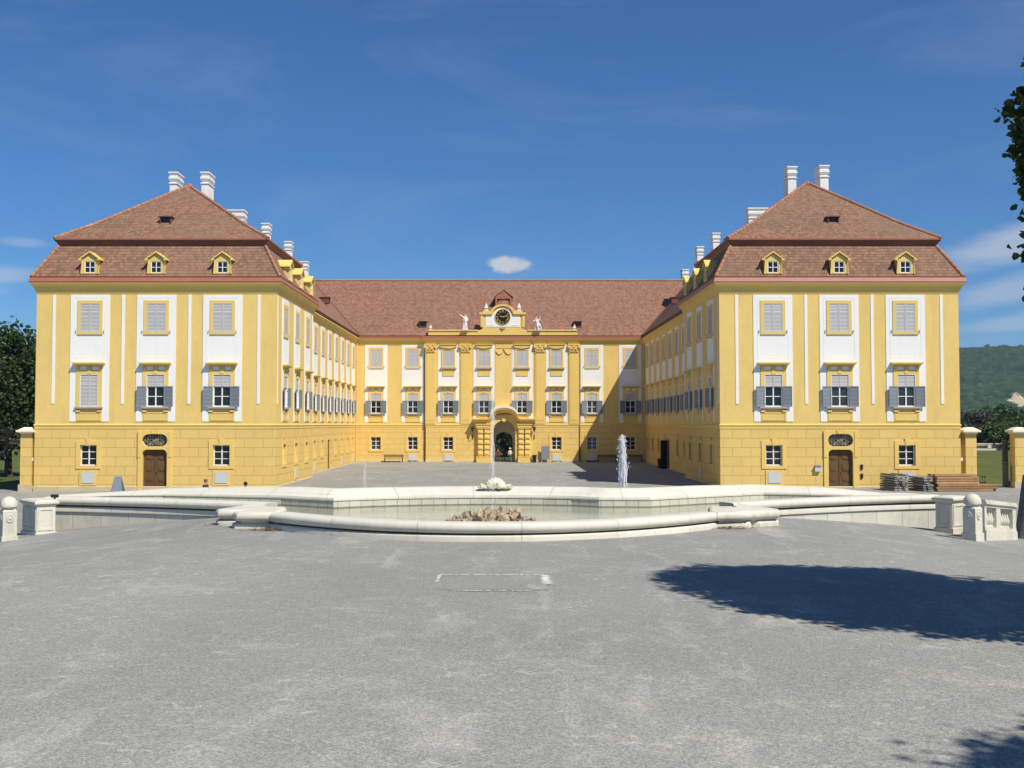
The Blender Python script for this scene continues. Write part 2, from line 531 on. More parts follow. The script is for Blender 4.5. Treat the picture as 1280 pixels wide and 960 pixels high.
def ground_h(x, y):
    xx = abs(x + .25)
    if xx < 14.3:
        return terrace(x, y) if y < 33.0 else court(x, y)
    return terrace(x, min(y, 33)) * (1 - sstep(30, 56, y)) + court(x, y) * sstep(30, 56, y)


def build_ground():
    mb = MB()
    xs = [-90 + i * 1.0 for i in range(76)] + [-15 + i * .5 for i in range(1, 60)] + [15 + i * 1.0 for i in range(76)]
    xs = sorted(set(round(x, 3) for x in xs))
    ys = [-20 + i * .75 for i in range(71)] + [33.1] + [34 + i * 1.5 for i in range(68)]
    ys = sorted(set(round(y, 3) for y in ys)); ny = len(ys)
    ylim = [y for y in ys]
    pts = [(x, y, ground_h(x, y)) for x in xs for y in ys]
    fs = []
    for i in range(len(xs) - 1):
        for j in range(ny - 1):
            mx, my = (xs[i] + xs[i + 1]) / 2, ys[j]
            if my > 83.5 and abs(mx) > 34.5: continue
            fs.append((i * ny + j, (i + 1) * ny + j, (i + 1) * ny + j + 1, i * ny + j + 1))
    mb.add(pts, fs)
    o = mb.build('ground', M['gravel'], smooth=50)
    tag(o, kind='structure')
    mb = MB(); s = 4000
    mb.quad((-s, -60, -.5), (s, -60, -.5), (s, s, -.5), (-s, s, -.5))
    # a big sheet that reaches the horizon
    tag(mb.build('lawn', M['grass']), kind='structure')


build_ground()


def build_hill():
    mb = MB(); nx, ny = 150, 150
    x0, x1, y0, y1 = 520, 1500, 1150, 2500
    sand = []
    pts = []
    for i in range(nx + 1):
        for j in range(ny + 1):
            x = x0 + (x1 - x0) * i / nx; y = y0 + (y1 - y0) * j / ny
            t = j / ny
            ridge = 150 + 30 * sstep(700, 1200, x) + 8 * mnoise.noise((x * .004, 3, 1))
            z = -1 + ridge * (sstep(0, .86, t) * .85 + .15 * t) - 26 * sstep(.9, 1.0, t)
            edge = sstep(520, 640, x)
            z = z * edge
            z += (8 * mnoise.noise((x * .03, y * .03, 0)) + 11 * mnoise.noise((x * .07, y * .07, 4))) * min(1, t * 6) * edge
            pts.append((x, y, z))
            u = 628 + 1330 * x / y; v = 530 - 1330 * (z - E) / y
            s = max(0, 1 - math.hypot((x - 742) / 34, (y - 1520 - 0) / 60)) + max(0, 1 - math.hypot((x - 800) / 60, (y - 1560) / 50))
            sand.append(min(1.2, s * 1.3))
    fs = [(i * (ny + 1) + j, (i + 1) * (ny + 1) + j, (i + 1) * (ny + 1) + j + 1, i * (ny + 1) + j + 1) for i in range(nx) for j in range(ny)]
    mb.add(pts, fs)
    o = mb.build('hill', M['hill'], smooth=80)
    at = o.data.attributes.new('sandy', 'FLOAT', 'POINT'); at.data.foreach_set('value', sand)
    tag(o, kind='structure')


build_hill()

# ------------------------------------------------------------------ window, door and dormer meshes (local: x along the wall, y inward, z up)


def ring(mb, x0, x1, z0, z1, w, y0, y1, wb=None, wt=None, mi=0):
    wb = w if wb is None else wb; wt = w if wt is None else wt
    mb.box(x0, x0 + w, y0, y1, z0, z1, mi); mb.box(x1 - w, x1, y0, y1, z0, z1, mi)
    mb.box(x0 + w, x1 - w, y0, y1, z0, z0 + wb, mi); mb.box(x0 + w, x1 - w, y0, y1, z1 - wt, z1, mi)


def shutter_leaf(mb, x0, x1, z0, z1, y, split=True):
    """frame with louvres; y is the outer face, goes inward .04"""
    d = .045; w = .065
    ring(mb, x0, x1, z0, z1, w, y, y + d, .08, .08)
    zs = [(z0 + .08, z1 - .08)]
    if split:
        zm = z0 + (z1 - z0) * .68
        mb.box(x0 + w, x1 - w, y, y + d, zm - .035, zm + .035)
        zs = [(z0 + .08, zm - .035), (zm + .035, z1 - .08)]
    for a, b in zs:
        n = max(3, int((b - a) / .1)); st = (b - a) / n
        for k in range(n):
            za = a + k * st
            mb.add([(x0 + w, y + .004, za), (x1 - w, y + .004, za), (x1 - w, y + .036, za + st * 1.05), (x0 + w, y + .036, za + st * 1.05)], [(0, 1, 2, 3)])
    mb.quad((x0 + w, y + .042, z0), (x1 - w, y + .042, z0), (x1 - w, y + .042, z1), (x0 + w, y + .042, z1))


PROTO = {}


def P(key, name, mb, mat, smooth=None):
    PROTO.setdefault(key, []).append((name, mb.mesh(name, mat, smooth)))


# upper window with closed shutters
mb = MB(); ring(mb, -.975, .975, 11.77, 14.43, .235, -.085, -.043, .22, .25)
P('upper', 'window', mb, M['yellow_trim'])
for s in (-1, 1):
    mb = MB(); a, b = (-.735, -.006) if s < 0 else (.006, .735)
    shutter_leaf(mb, a, b, 11.99, 14.18, -.075); P('upper', 'shutter', mb, M['shutter'])
mb = MB(); mb.box(-.98, .98, -.11, -.0852, 11.76, 11.81); mb.box(-1.1, -1.06, -.12, -.046, 11.9, 12.12); mb.box(1.06, 1.1, -.12, -.046, 11.9, 12.12); P('upper', 'sill', mb, M['sill'])

# upper window of the centre bays: eyebrow cornice and apron
mb = MB(); ring(mb, -.93, .93, 11.9, 14.25, .2, -.125, -.043, .1, .2)
mb.box(-.72, .72, -.09, -.043, 10.9, 11.74); ring(mb, -.8, .8, 10.84, 11.80, .07, -.105, -.0901)
P('centre', 'window', mb, M['yellow_trim'])
for s in (-1, 1):
    mb = MB(); a, b = (-.725, -.006) if s < 0 else (.006, .725)
    shutter_leaf(mb, a, b, 12.0, 14.05, -.10); P('centre', 'shutter', mb, M['shutter'])
mb = MB(); mb.box(-1.08, 1.08, -.26, -.043, 11.74 + .0, 11.895); P('centre', 'sill', mb, M['sill'])
mb = MB()
pr = []
for k in range(13):
    t = -1 + 2 * k / 12; pr.append((t * 1.1, 14.46 - .20 * math.cos(t * math.pi / 2)))
mb.prism([(-1.1, 14.72)] + pr + [(1.1, 14.72)], -.24, -.05)
mb.box(-1.2, 1.2, -.34, -.05, 14.722, 14.80)
P('centre', 'hood', mb, M['yellow_trim'])


def middle(key, closed):
    mb = MB()
    for s in (-1, 1):
        a, b = (-1.0, -.69) if s < 0 else (.69, 1.0)
        mb.box(a, b, -.09, -.0, 6.181, 9.0)
        mb.box(s * .84 - .10, s * .84 + .10, -.16, -.0, 9.001, 9.30)          # consoles
        mb.box(s * .82 - .16, s * .82 + .16, -.13, -.0, 5.78, 5.90)
    mb.box(-.689, .689, -.09, 0, 8.68, 9.0)
    mb.box(-1.0, 1.0, -.05, 0, 9.3005, 9.36)
    mb.prism([(-.13, 8.72), (.13, 8.72), (.17, 9.298), (-.17, 9.298)], -.12, -.091)
    mb.box(-.69, .69, -.04, 0, 9.0015, 9.3)
    mb.box(-1.0, 1.0, -.05, 0, 5.05, 5.76)
    ring(mb, -.9, .9, 5.12, 5.72, .06, -.075, -.0505)
    P(key, 'window', mb, M['yellow_trim'])
    mb = MB(); mb.box(-1.22, 1.22, -.44, 0, 9.50, 9.61)
    mb.add([(-1.2, -.40, 9.499), (1.2, -.40, 9.499), (1.08, -.16, 9.361), (-1.08, -.16, 9.361), (-1.2, 0, 9.499), (1.2, 0, 9.499), (1.08, 0, 9.361), (-1.08, 0, 9.361)],
           [(0, 1, 2, 3), (0, 3, 7, 4), (1, 5, 6, 2), (3, 2, 6, 7)])
    P(key, 'hood', mb, M['yellow_trim'])
    for s in (-1, 1):
        mb = MB(); a, b = sorted((s * .20, s * .72)); mb.box(a, b, -.075, -.0405, 9.02, 9.29); P(key, 'frieze_panel', mb, M['white'])
    mb = MB(); mb.box(-1.08, 1.08, -.20, .1, 6.05, 6.18); mb.box(-1.0, 1.0, -.12, 0, 5.97, 6.049); P(key, 'sill', mb, M['sill'])
    mb = MB(); ring(mb, -.6895, .6895, 6.1805, 8.679, .085, .02, .12); ring(mb, -.6895, .6895, 6.1805, 8.679, .03, -.092, .0195)
    mb.box(-.045, .045, .03, .11, 6.265, 8.595)
    for a, b in ((-.605, -.046), (.046, .605)):
        mb.box(a, b, .04, .10, 6.95, 7.01); mb.box(a, b, .035, .11, 7.70, 7.78)
    P(key, 'frame', mb, M['white_wood'])
    mb = MB(); mb.quad((-.68, .09, 6.2), (.68, .09, 6.2), (.68, .09, 8.66), (-.68, .09, 8.66)); P(key, 'pane', mb, M['glass'])
    if closed:
        for s in (-1, 1):
            mb = MB(); a, b = (-.68, -.006) if s < 0 else (.006, .68)
            shutter_leaf(mb, a, b, 6.19, 8.67, -.06); P(key, 'shutter', mb, M['shutter'])
    else:
        for s in (-1, 1):
            mb = MB(); a, b = (-.68, -.006) if s < 0 else (.006, .68)
            shutter_leaf(mb, a, b, 7.76, 8.67, -.05, False); P(key, 'shutter', mb, M['shutter'])
            mb = MB(); ang = R(9) * s
            mb.M = Matrix.Translation((s * .70, -.10, 0)) @ Matrix.Rotation(-ang, 4, 'Z')
            shutter_leaf(mb, *((-.70, 0) if s < 0 else (0, .70)), 6.17, 7.76, -.05, False)
            for zz in (6.4, 7.5): mb.box(*sorted((s * .02, s * -.08)), -.012, .02, zz, zz + .05)
            P(key, 'shutter', mb, M['shutter_open'])


middle('middle', False); middle('middle_closed', True)

# white panel behind each upper window: inverted U
mb = MB(); mb.box(-1.515, 1.515, -.04, 0, 9.615, 14.86)
for s in (-1, 1):
    a, b = sorted((s * 1.003, s * 1.515)); mb.box(a, b, -.04, 0, 5.04, 9.614)
ring(mb, -1.2, 1.2, 9.9, 14.62, .03, -.052, -.0402)
P('panel', 'wall_panel', mb, M['white'])

# ground-floor window
mb = MB(); ring(mb, -.965, .965, 1.40, 3.55, .32, -.055, 0, .24, .31)
mb.prism([(-.13, 3.2), (.13, 3.2), (.19, 3.78), (-.19, 3.78)], -.09, -.056)
P('low', 'window', mb, M['yellow_trim'])
mb = MB(); ring(mb, -.645, .645, 1.64, 3.24, .085, .17, .23)
mb.box(-.045, .045, .16, .22, 1.725, 3.155)
for z in (2.17, 2.70):
    for a, b in ((-.56, -.046), (.046, .56)): mb.box(a, b, .175, .215, z - .025, z + .025)
P('low', 'frame', mb, M['white_wood'])
mb = MB(); mb.quad((-.64, .21, 1.65), (.64, .21, 1.65), (.64, .21, 3.23), (-.64, .21, 3.23)); P('low', 'pane', mb, M['glass'])
mb = MB(); ring(mb, -.66, .66, .12, 1.30, .18, -.05, 0); mb.box(-.47, .47, -.02, 0, .31, 1.11)
P('plaque', 'vent_surround', mb, M['yellow_trim'])
mb = MB(); mb.box(-.475, .475, -.085, -.022, .305, 1.115); P('plaque', 'slab', mb, M['marble'])
for s in (1, -1):
    mb = MB(); mb.box(-.11, .11, -.035, 0, 6.40, 14.86); P('strip', 'lesene', mb, M['white']); break


# door with oval light over it
def door_protos():
    hw = 1.30; top = 4.32; N = 44; yf, yb = -.09, .30

    def dtop(x):
        a = .95
        if abs(x) >= a: return None
        e = .34                                        # rounded shoulders
        q = a - abs(x)
        return 2.88 - (0 if q > e else e - math.sqrt(max(0, e * e - (e - q) ** 2)))

    def oval(x):
        a = .97; cz = 3.60; r = .47
        if abs(x) >= a: return None
        q = a - abs(x)
        h = r if q > r else math.sqrt(max(0, r * r - (r - q) ** 2))
        return cz - h, cz + h
    xs = sorted(set([-hw, -.98, .98, hw] + [-.969, .969, -.949, .949] + [-.965 + 1.93 * k / N for k in range(N + 1)]))
    mb = MB()
    for a, b in zip(xs, xs[1:]):
        m = (a + b) / 2

        def f(fn, x):
            r = fn(x)
            return r if r is not None else fn(math.copysign(min(abs(x), .948), x))
        if abs(m) > .97:
            mb.quad((a, yf, -.4), (b, yf, -.4), (b, yf, top), (a, yf, top)); continue
        oa = oval(a) or (3.6, 3.6); ob = oval(b) or (3.6, 3.6)
        mb.quad((a, yf, oa[1]), (b, yf, ob[1]), (b, yf, top), (a, yf, top))
        mb.quad((a, yf, oa[1]), (b, yf, ob[1]), (b, yb, ob[1]), (a, yb, oa[1]))
        mb.quad((a, yf, oa[0]), (b, yf, ob[0]), (b, yb, ob[0]), (a, yb, oa[0]))
        if abs(m) > .95:
            mb.quad((a, yf, -.4), (b, yf, -.4), (b, yf, ob[0]), (a, yf, oa[0]))
        else:
            da, db = f(dtop, a), f(dtop, b)
            mb.quad((a, yf, da), (b, yf, db), (b, yf, ob[0]), (a, yf, oa[0]))
            mb.quad((a, yf, da), (b, yf, db), (b, yb, db), (a, yb, da))
    for s in (-1, 1):
        mb.quad((s * .95, yf, -.4), (s * .95, yb, -.4), (s * .95, yb, 2.55), (s * .95, yf, 2.55))
        mb.quad((s * hw, yf, -.4), (s * hw, 0, -.4), (s * hw, 0, top), (s * hw, yf, top))
        a, b = sorted((s * 1.3, s * 1.06)); mb.box(a, b, -.125, -.0902, 2.3, 4.30)
    mb.quad((-hw, yf, top), (hw, yf, top), (hw, 0, top), (-hw, 0, top))
    mb.prism([(-.25, 4.09), (.25, 4.09), (.32, 4.42), (-.32, 4.42)], -.14, -.091)
    P('door', 'doorway', mb, M['yellow_trim'])
    for s in (-1, 1):
        mb = MB(); a, b = sorted((s * .006, s * .955))
        mb.box(a, b, .24, .30, -.4, 2.9)
        for z0, z1 in ((.05, .28), (.4, 1.0), (1.2, 1.95), (2.1, 2.5)):
            cx = (a + b) / 2; hx = .31; hz = (z1 - z0) / 2; cz = (z0 + z1) / 2; c = min(.14, hz * .6)
            oct_ = [(cx - hx + c, cz - hz), (cx + hx - c, cz - hz), (cx + hx, cz - hz + c), (cx + hx, cz + hz - c),
                    (cx + hx - c, cz + hz), (cx - hx + c, cz + hz), (cx - hx, cz + hz - c), (cx - hx, cz - hz + c)]
            mb.prism(oct_, .205, .239)
            mb.prism([(cx + (x - cx) * .7, cz + (z - cz) * .7) for x, z in oct_], .185, .204)
        mb.box(*sorted((s * .008, s * .07)), .20, .239, -.4, 2.88)
        P('door', 'door_leaf', mb, M['door'])
    mb = MB(); mb.tube([(.1, .2, 1.05), (.1, .12, 1.05), (.2, .12, 1.05)], .016, 6); mb.lathe([(.03, 1.0), (.03, 1.12)], .1, .19, 8); P('door', 'handle', mb, M['iron'])
    mb = MB(); mb.quad((-.97, .26, 3.1), (.97, .26, 3.1), (.97, .26, 4.1), (-.97, .26, 4.1)); P('door', 'fanlight', mb, M['glass'])
    mb = MB()

    def scroll(cx, cz, r, ph, turns, d):
        return [(cx + r * (1 - k / 22 * .8) * math.cos(ph + d * k / 22 * turns * 6.28), .12, cz + r * (1 - k / 22 * .8) * math.sin(ph + d * k / 22 * turns * 6.28)) for k in range(23)]
    for cx, cz, r, ph, d in ((-.62, 3.62, .24, 0, 1), (.62, 3.62, .24, math.pi, -1), (-.22, 3.74, .2, -1.5, 1), (.22, 3.74, .2, -1.6, -1),
                             (-.22, 3.42, .19, 1.5, -1), (.22, 3.42, .19, 1.6, 1), (0, 3.6, .13, 0, 1), (-.42, 3.3, .13, 1, 1), (.42, 3.3, .13, 2, -1), (-.42, 3.92, .12, 4, -1), (.42, 3.92, .12, 5, 1)):
        mb.tube(scroll(cx, cz, r, ph, 1.5, d), .017, 5)
    for k in range(9):
        x = -.84 + k * .21; h = oval(x)
        mb.tube([(x, .13, h[0]), (x, .13, h[1])], .012, 5)
    P('door', 'grille', mb, M['sill'])


door_protos()

# mansard dormer: local origin at its sill line, front face at y=0
mb = MB()
pent = [(-.62, 0), (.62, 0), (.62, 1.13), (0, 1.55), (-.62, 1.13)]
ring(mb, -.62, .62, 0, 1.13, .21, 0, .1, .06, .17)
mb.prism([(-.62, 1.131), (.62, 1.131), (0, 1.55)], 0, .1)
for s in (-1, 1):
    a, b = sorted((s * .62, s * .52)); mb.box(a, b, .101, 1.1, .0, 1.12)
    mb.prism([(s * .62, -.02), (s * .72, -.02), (s * .60, .8), (s * .621, 1.0)][::1], -.05, .05)
P('dormer', 'dormer', mb, M['yellow_dormer'])
mb = MB()
for s in (-1, 1):
    mb.add([(s * .80, -.16, 1.06), (0, -.16, 1.62), (0, -.16, 1.74), (s * .80, -.16, 1.16), (s * .80, 1.3, 1.06), (0, 1.3, 1.62), (0, 1.3, 1.74), (s * .80, 1.3, 1.16)],
           [(0, 1, 2, 3), (3, 2, 6, 7), (0, 4, 5, 1), (0, 3, 7, 4)])
    a, b = sorted((s * .62, s * .86)); mb.box(a, b, -.17, .02, 1.03, 1.145)
P('dormer', 'gable_roof', mb, M['yellow_dormer'])
mb = MB(); ring(mb, -.41, .41, .06, .96, .06, .03, .08); mb.box(-.03, .03, .028, .075, .12, .9)
for a, b in ((-.35, -.031), (.031, .35)): mb.box(a, b, .03, .075, .47, .52)
P('dormer', 'frame', mb, M['white_wood'])
mb = MB(); mb.quad((-.4, .07, .07), (.4, .07, .07), (.4, .07, .95), (-.4, .07, .95)); P('dormer', 'pane', mb, M['glass'])

# small roof hatch: y=0 front, box open in front
mb = MB()
for s in (-1, 1):
    a, b = sorted((s * .46, s * .38)); mb.box(a, b, 0, 1.4, -.05, .62)
mb.box(-.55, .55, -.1, 1.5, .621, .70); mb.box(-.379, .379, 0, .08, -.05, .03)
P('hatch', 'roof_hatch', mb, M['metal_dark'])
mb = MB(); mb.quad((-.38, .3, .03), (.38, .3, .03), (.38, .3, .62), (-.38, .3, .62)); P('hatch', 'pane', mb, M['glass'])


def place(key, par, F, a, z=0.0, sx=1.0, y=0.0, label=None):
    Mw = F @ Matrix.Translation((a, y, z)) @ Matrix.Diagonal((sx, 1, 1, 1))
    root = None
    for i, (nm, me) in enumerate(PROTO[key]):
        if i == 0: root = inst(nm, me, par, Mw)
        else: inst(nm, me, root, Mw)
    if label: root['label'] = label
    return root


def frame(x, y, rot): return Matrix.Translation((x, y, 0)) @ Matrix.Rotation(R(rot), 4, 'Z')


def wall_mesh(mb, F, a0, a1, z0, z1, holes, depth=None):
    depth = depth or (.16 if z0 > 3 else .3)
    xs = sorted(set([a0, a1] + [min(max(h[k], a0), a1) for h in holes for k in (0, 1)]))
    zs = sorted(set([z0, z1] + [min(max(h[k], z0), z1) for h in holes for k in (2, 3)]))
    mb.M = F
    for i in range(len(xs) - 1):
        for j in range(len(zs) - 1):
            mx, mz = (xs[i] + xs[i + 1]) / 2, (zs[j] + zs[j + 1]) / 2
            if any(h[0] < mx < h[1] and h[2] < mz < h[3] for h in holes): continue
            mb.quad((xs[i], 0, zs[j]), (xs[i + 1], 0, zs[j]), (xs[i + 1], 0, zs[j + 1]), (xs[i], 0, zs[j + 1]))
    for h in holes:
        x0, x1 = h[0], h[1]; c0, c1 = max(h[2], z0), min(h[3], z1)
        if c1 <= c0: continue
        for x in (x0, x1): mb.quad((x, 0, c0), (x, depth, c0), (x, depth, c1), (x, 0, c1))
        if h[2] >= z0: mb.quad((x0, 0, c0), (x1, 0, c0), (x1, depth, c0), (x0, depth, c0))
        if h[3] <= z1: mb.quad((x0, 0, c1), (x1, 0, c1), (x1, depth, c1), (x0, depth, c1))
    mb.M = None


ZS = 4.5      # string course


def holes_for(bays, low, doors=(), sx=1.0, open_doors=()):
    up = [(a - .69 * sx, a + .69 * sx, 6.18, 8.68) for a in bays]
    lo = [(a - .645 * sx, a + .645 * sx, 1.64, 3.24) for a in low] + [(a - 1.2, a + 1.2, -1, 4.25) for a in doors] + list(open_doors)
    return up, lo


def roof_quad(mb, pts, along, mi=0):
    """tiled plane: UV u along the eave, v up the slope"""
    p0 = Vector(pts[0]); al = Vector(along).normalized()
    n = (Vector(pts[1]) - p0).cross(Vector(pts[-1]) - p0).normalized(); up = n.cross(al).normalized()
    if up.z < 0: up = -up
    uv = [((Vector(p) - p0).dot(al) + p0.x * .37 + 500, (Vector(p) - p0).dot(up)) for p in pts]
    mb.add(pts, [tuple(range(len(pts)))], mi, [uv])


def ridge_run(mb, a, b, r=.13, step=.42):
    a = Vector(a); b = Vector(b); L = (b - a).length; n = max(2, int(L / step)); d = (b - a) / n
    for k in range(n):
        p = a + d * k; q = a + d * (k + 1.06)
        mb.tube([p, q], [r * 1.18, r * .92], 8)


def chimney(par, x, y, z0, z1, w=.55, d=.75):
    mb = MB()
    mb.box(x - w, x + w, y - d, y + d, z0, z1 - 1.05)
    mb.frustum(x, y, z1 - 1.049, z1 - .95, w + .07, d + .07, w + .07, d + .07)
    mb.box(x - w + .02, x + w - .02, y - d + .02, y + d - .02, z1 - .949, z1 - .80)
    mb.frustum(x, y, z1 - .799, z1 - .60, w + .02, d + .02, w + .10, d + .10)
    mb.box(x - w - .08, x + w + .08, y - d - .08, y + d + .08, z1 - .599, z1 - .42)
    mb.box(x - w - .01, x + w + .01, y - d - .01, y + d + .01, z1 - .419, z1 - .28)
    mb.frustum(x, y, z1 - .279, z1 - .12, w + .03, d + .03, w + .10, d + .10)
    mb.box(x - w - .11, x + w + .11, y - d - .11, y + d + .11, z1 - .119, z1)
    return mb.build('chimney', M['chimney'], par)


CORN = [(0, 14.93), (.03, 14.95), (.05, 15.04), (.07, 15.12), (.12, 15.25), (.19, 15.42), (.30, 15.55), (.37, 15.58), (.37, 15.68), (.43, 15.70), (.43, 15.80)]
GUT = [(.38, 15.805), (.47, 15.805), (.485, 15.85), (.40, 16.17), (.30, 16.20)]
GUT2 = [(.30, 16.12), (.40, 16.17), (.425, 16.20), (.42, 16.25), (.38, 16.27), (.25, 16.24)]
STR = [(0, 4.46), (.03, 4.49), (.03, 4.68), (.05, 4.70), (.075, 4.73), (.075, 4.80), (0, 4.85)]


def shift_prof(p, dz): return [(o, z + dz) for o, z in p]


def pavilion(par, x0, x1, y0, y1, inner, closed_bay, red, tilemat, apex_dz=0):
    """front block with mansard roof; inner=+1 when the court lies on its +x side"""
    cx = (x0 + x1) / 2
    F = frame(cx, y0, 0); hw = (x1 - x0) / 2
    bays = [-5.13, 0, 5.13]
    up, lo = holes_for(bays, [-5.13, 5.13], [0])
    mu = MB(); ml = MB()
    wall_mesh(mu, F, -hw, hw, ZS, 14.95, up); wall_mesh(ml, F, -hw, hw, -.5, ZS, lo)
    # court side
    Fs = frame(x1, y0, 90) if inner > 0 else frame(x0, y1, -90)
    dep = y1 - y0
    ys = [85.55, 90.4, 95.2]
    sb = [(y - y0) if inner > 0 else (y1 - y) for y in ys]
    up, lo = holes_for(sb, sb, sx=.93)
    wall_mesh(mu, Fs, 0, dep, ZS, 14.95, up); wall_mesh(ml, Fs, 0, dep, -.5, ZS, lo)
    # outer side and back
    Fo = frame(x0, y1, -90) if inner > 0 else frame(x1, y0, 90)
    up2 = [(b - .64, b + .64, 6.18, 8.68) for b in sb]
    wall_mesh(mu, Fo, 0, dep, ZS, 14.95, []); wall_mesh(ml, Fo, 0, dep, -.5, ZS, [])
    Fb = frame(cx, y1, 180)
    wall_mesh(mu, Fb, -hw, hw, ZS, 14.95, []); wall_mesh(ml, Fb, -hw, hw, -.5, ZS, [])
    mu.build('upper_wall', M['yellow'], par); ml.build('ground_floor_wall', M['rust'], par)
    # inside box keeps the rooms dark
    rect = [(x0, y0), (x1, y0), (x1, y1), (x0, y1)]
    mb = MB(); mb.sweep(STR, rect, True); mb.build('string_course', M['yellow_trim'], par)
    mb = MB(); mb.sweep(CORN, rect, True); mb.build('cornice', M['yellow_trim'], par, smooth=25)
    mb = MB(); mb.sweep(GUT, rect, True); mb.build('eaves_flashing', M[red], par)
    mb = MB(); mb.sweep(GUT2, rect, True); mb.build('gutter', M['metal_dark'], par, smooth=40)
    mb = MB(); mb.sweep([(0, -.6), (.05, -.6), (.05, .02), (.02, .06), (0, .06)], rect, True)
    mb.build('plinth', M['plinth'], par)
    for i, b in enumerate(bays):
        place('panel', par, F, b); place('upper', par, F, b)
        place('middle_closed' if i == closed_bay else 'middle', par, F, b,
              label='window with all its grey shutters closed' if i == closed_bay else None)
        if b: place('low', par, F, b); place('plaque', par, F, b)
        else: place('door', par, F, b)
    for a in (-7.93, -2.57, 2.57, 7.93): place('strip', par, F, a)
    for i, b in enumerate(sb):
        place('panel', par, Fs, b, sx=.85); place('upper', par, Fs, b, sx=.93); place('middle', par, Fs, b, sx=.93)
        place('low', par, Fs, b, sx=.93)
        if i == 1: place('plaque', par, Fs, b)
    for a in (.45, dep - .45): place('strip', par, Fs, a)
    # mansard roof
    e, z_e = .30, 16.26; ti, zt = 1.16, 18.86; ue, zu = .93, 19.28

    def rc(off, z): return [(x0 + off, y0 + off, z), (x1 - off, y0 + off, z), (x1 - off, y1 - off, z), (x0 + off, y1 - off, z)]
    A, B = rc(-e, z_e), rc(ti, zt)
    mb = MB(); al = [(1, 0, 0), (0, 1, 0), (-1, 0, 0), (0, -1, 0)]
    for k in range(4): roof_quad(mb, [A[k], A[(k + 1) % 4], B[(k + 1) % 4], B[k]], al[k])
    U = rc(ue - .05, zu + .17); ap = (cx, (y0 + y1) / 2 + .2, 25.25 + apex_dz)
    # the upper slopes sag a little, as in the photograph
    for k in range(4):
        a_, b_ = Vector(U[k]), Vector(U[(k + 1) % 4]); p_ = Vector(ap)
        m1, m2 = a_.lerp(p_, .28), b_.lerp(p_, .28); m1.z -= .16; m2.z -= .16
        roof_quad(mb, [tuple(a_), tuple(b_), tuple(m2), tuple(m1)], al[k])
        roof_quad(mb, [tuple(m1), tuple(m2), ap], al[k])
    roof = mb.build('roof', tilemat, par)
    mb = MB(); rr = [(p[0], p[1]) for p in rc(ti, 0)]
    mb.sweep([(-.12, 18.80), (0.02, 18.80), (.02, 18.95), (.08, 19.02), (.16, 19.16), (.24, 19.22), (.25, 19.38), (.28, 19.45), (.10, 19.48)], rr, True)
    mb.build('roof_cornice', M['metal_dark'], par, smooth=25)
    mb = MB(); mb.sweep([(.252, 19.30), (.30, 19.31), (.31, 19.44), (.20, 19.485), (.10, 19.50)], rr, True); mb.build('upper_gutter', M['metal_red'], par)
    for k in range(4):
        a_ = Vector(U[k]); m1 = a_.lerp(Vector(ap), .28); m1.z -= .16
        mb = MB(); ridge_run(mb, a_, m1); ridge_run(mb, m1, ap); mb.build('ridge_tiles', M['ridge'], roof, smooth=40)
        mb = MB(); ridge_run(mb, A[k], B[k], .12); mb.build('hip_tiles', M['ridge'], roof, smooth=40)
    mb = MB(); mb.lathe([(.3, ap[2] - .25), (.26, ap[2] + .05), (.1, ap[2] + .15)], ap[0], ap[1], 8)
    mb.build('apex_cap', M['ridge'], roof, smooth=40)
    # dormers
    for b in bays: place('dormer', par, frame(cx + b, y0 - .24, 0), 0, z=16.48)
    for yb in (86.3, 91.0, 95.8):
        place('dormer', par, frame(x1 + .24, yb, 90) if inner > 0 else frame(x0 - .24, yb, -90), 0, z=16.48)
    place('hatch', par, frame(cx - .35 if inner > 0 else cx + .6, y0 + 2.95, 0), 0, z=20.9)
    return roof, ap


# ------------------------------------------------------------------ the palace
YC = 133.0; YB = 147.0; RZ = 23.8; EZ = 15.88
XL, XR = -18.3, 17.8
left = thing('palace_wing', (-26.8, 82.2, 0), 'left yellow palace wing with red tiled mansard roof, sunlit inner side and white window panels', 'palace wing', 'palace wings')
right = thing('palace_wing', (26.05, 82.2, 0), 'right yellow palace wing with its courtyard side in shade and timber stacked before it', 'palace wing', 'palace wings')
main = thing('palace_main_wing', (0, YC, 0), 'central yellow palace wing with clock gable, arched portal and long red tiled roof', 'palace wing', 'palace wings')
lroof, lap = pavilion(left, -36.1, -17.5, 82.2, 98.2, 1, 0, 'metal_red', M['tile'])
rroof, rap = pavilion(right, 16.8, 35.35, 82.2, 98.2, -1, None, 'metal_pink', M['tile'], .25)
chimney(lroof, -28.6, 92.6, 23.0, 26.75, .30, .88); chimney(lroof, -25.85, 92.6, 23.0, 26.75, .30, .88)
chimney(rroof, 25.2, 92.5, 23.0, 27.25, .36, .7); chimney(rroof, 28.0, 92.5, 23.0, 27.35, .36, .7)
for x, y, z, w in ((-25.2, 99.5, 24.9, .95), (-25.2, 113, 26.2, .34), (-25.2, 124.8, 26.3, .36), (-25.2, 135, 25.5, .4)):
    chimney(lroof, x, y, 21.5, z, w, .6)
for x, y, z, w in ((25.0, 104, 26.0, .9), (24.8, 123.2, 27.0, .38), (24.8, 133.2, 27.1, .38), (24.8, 144, 25.8, .4)):
    chimney(rroof, x, y, 21.5, z, w, .6)
mb = MB(); mb.box(20.9, 22.2, 98.0, 100, 21.2, 22.3); mb.build('chimney', M['metal_red'], rroof)


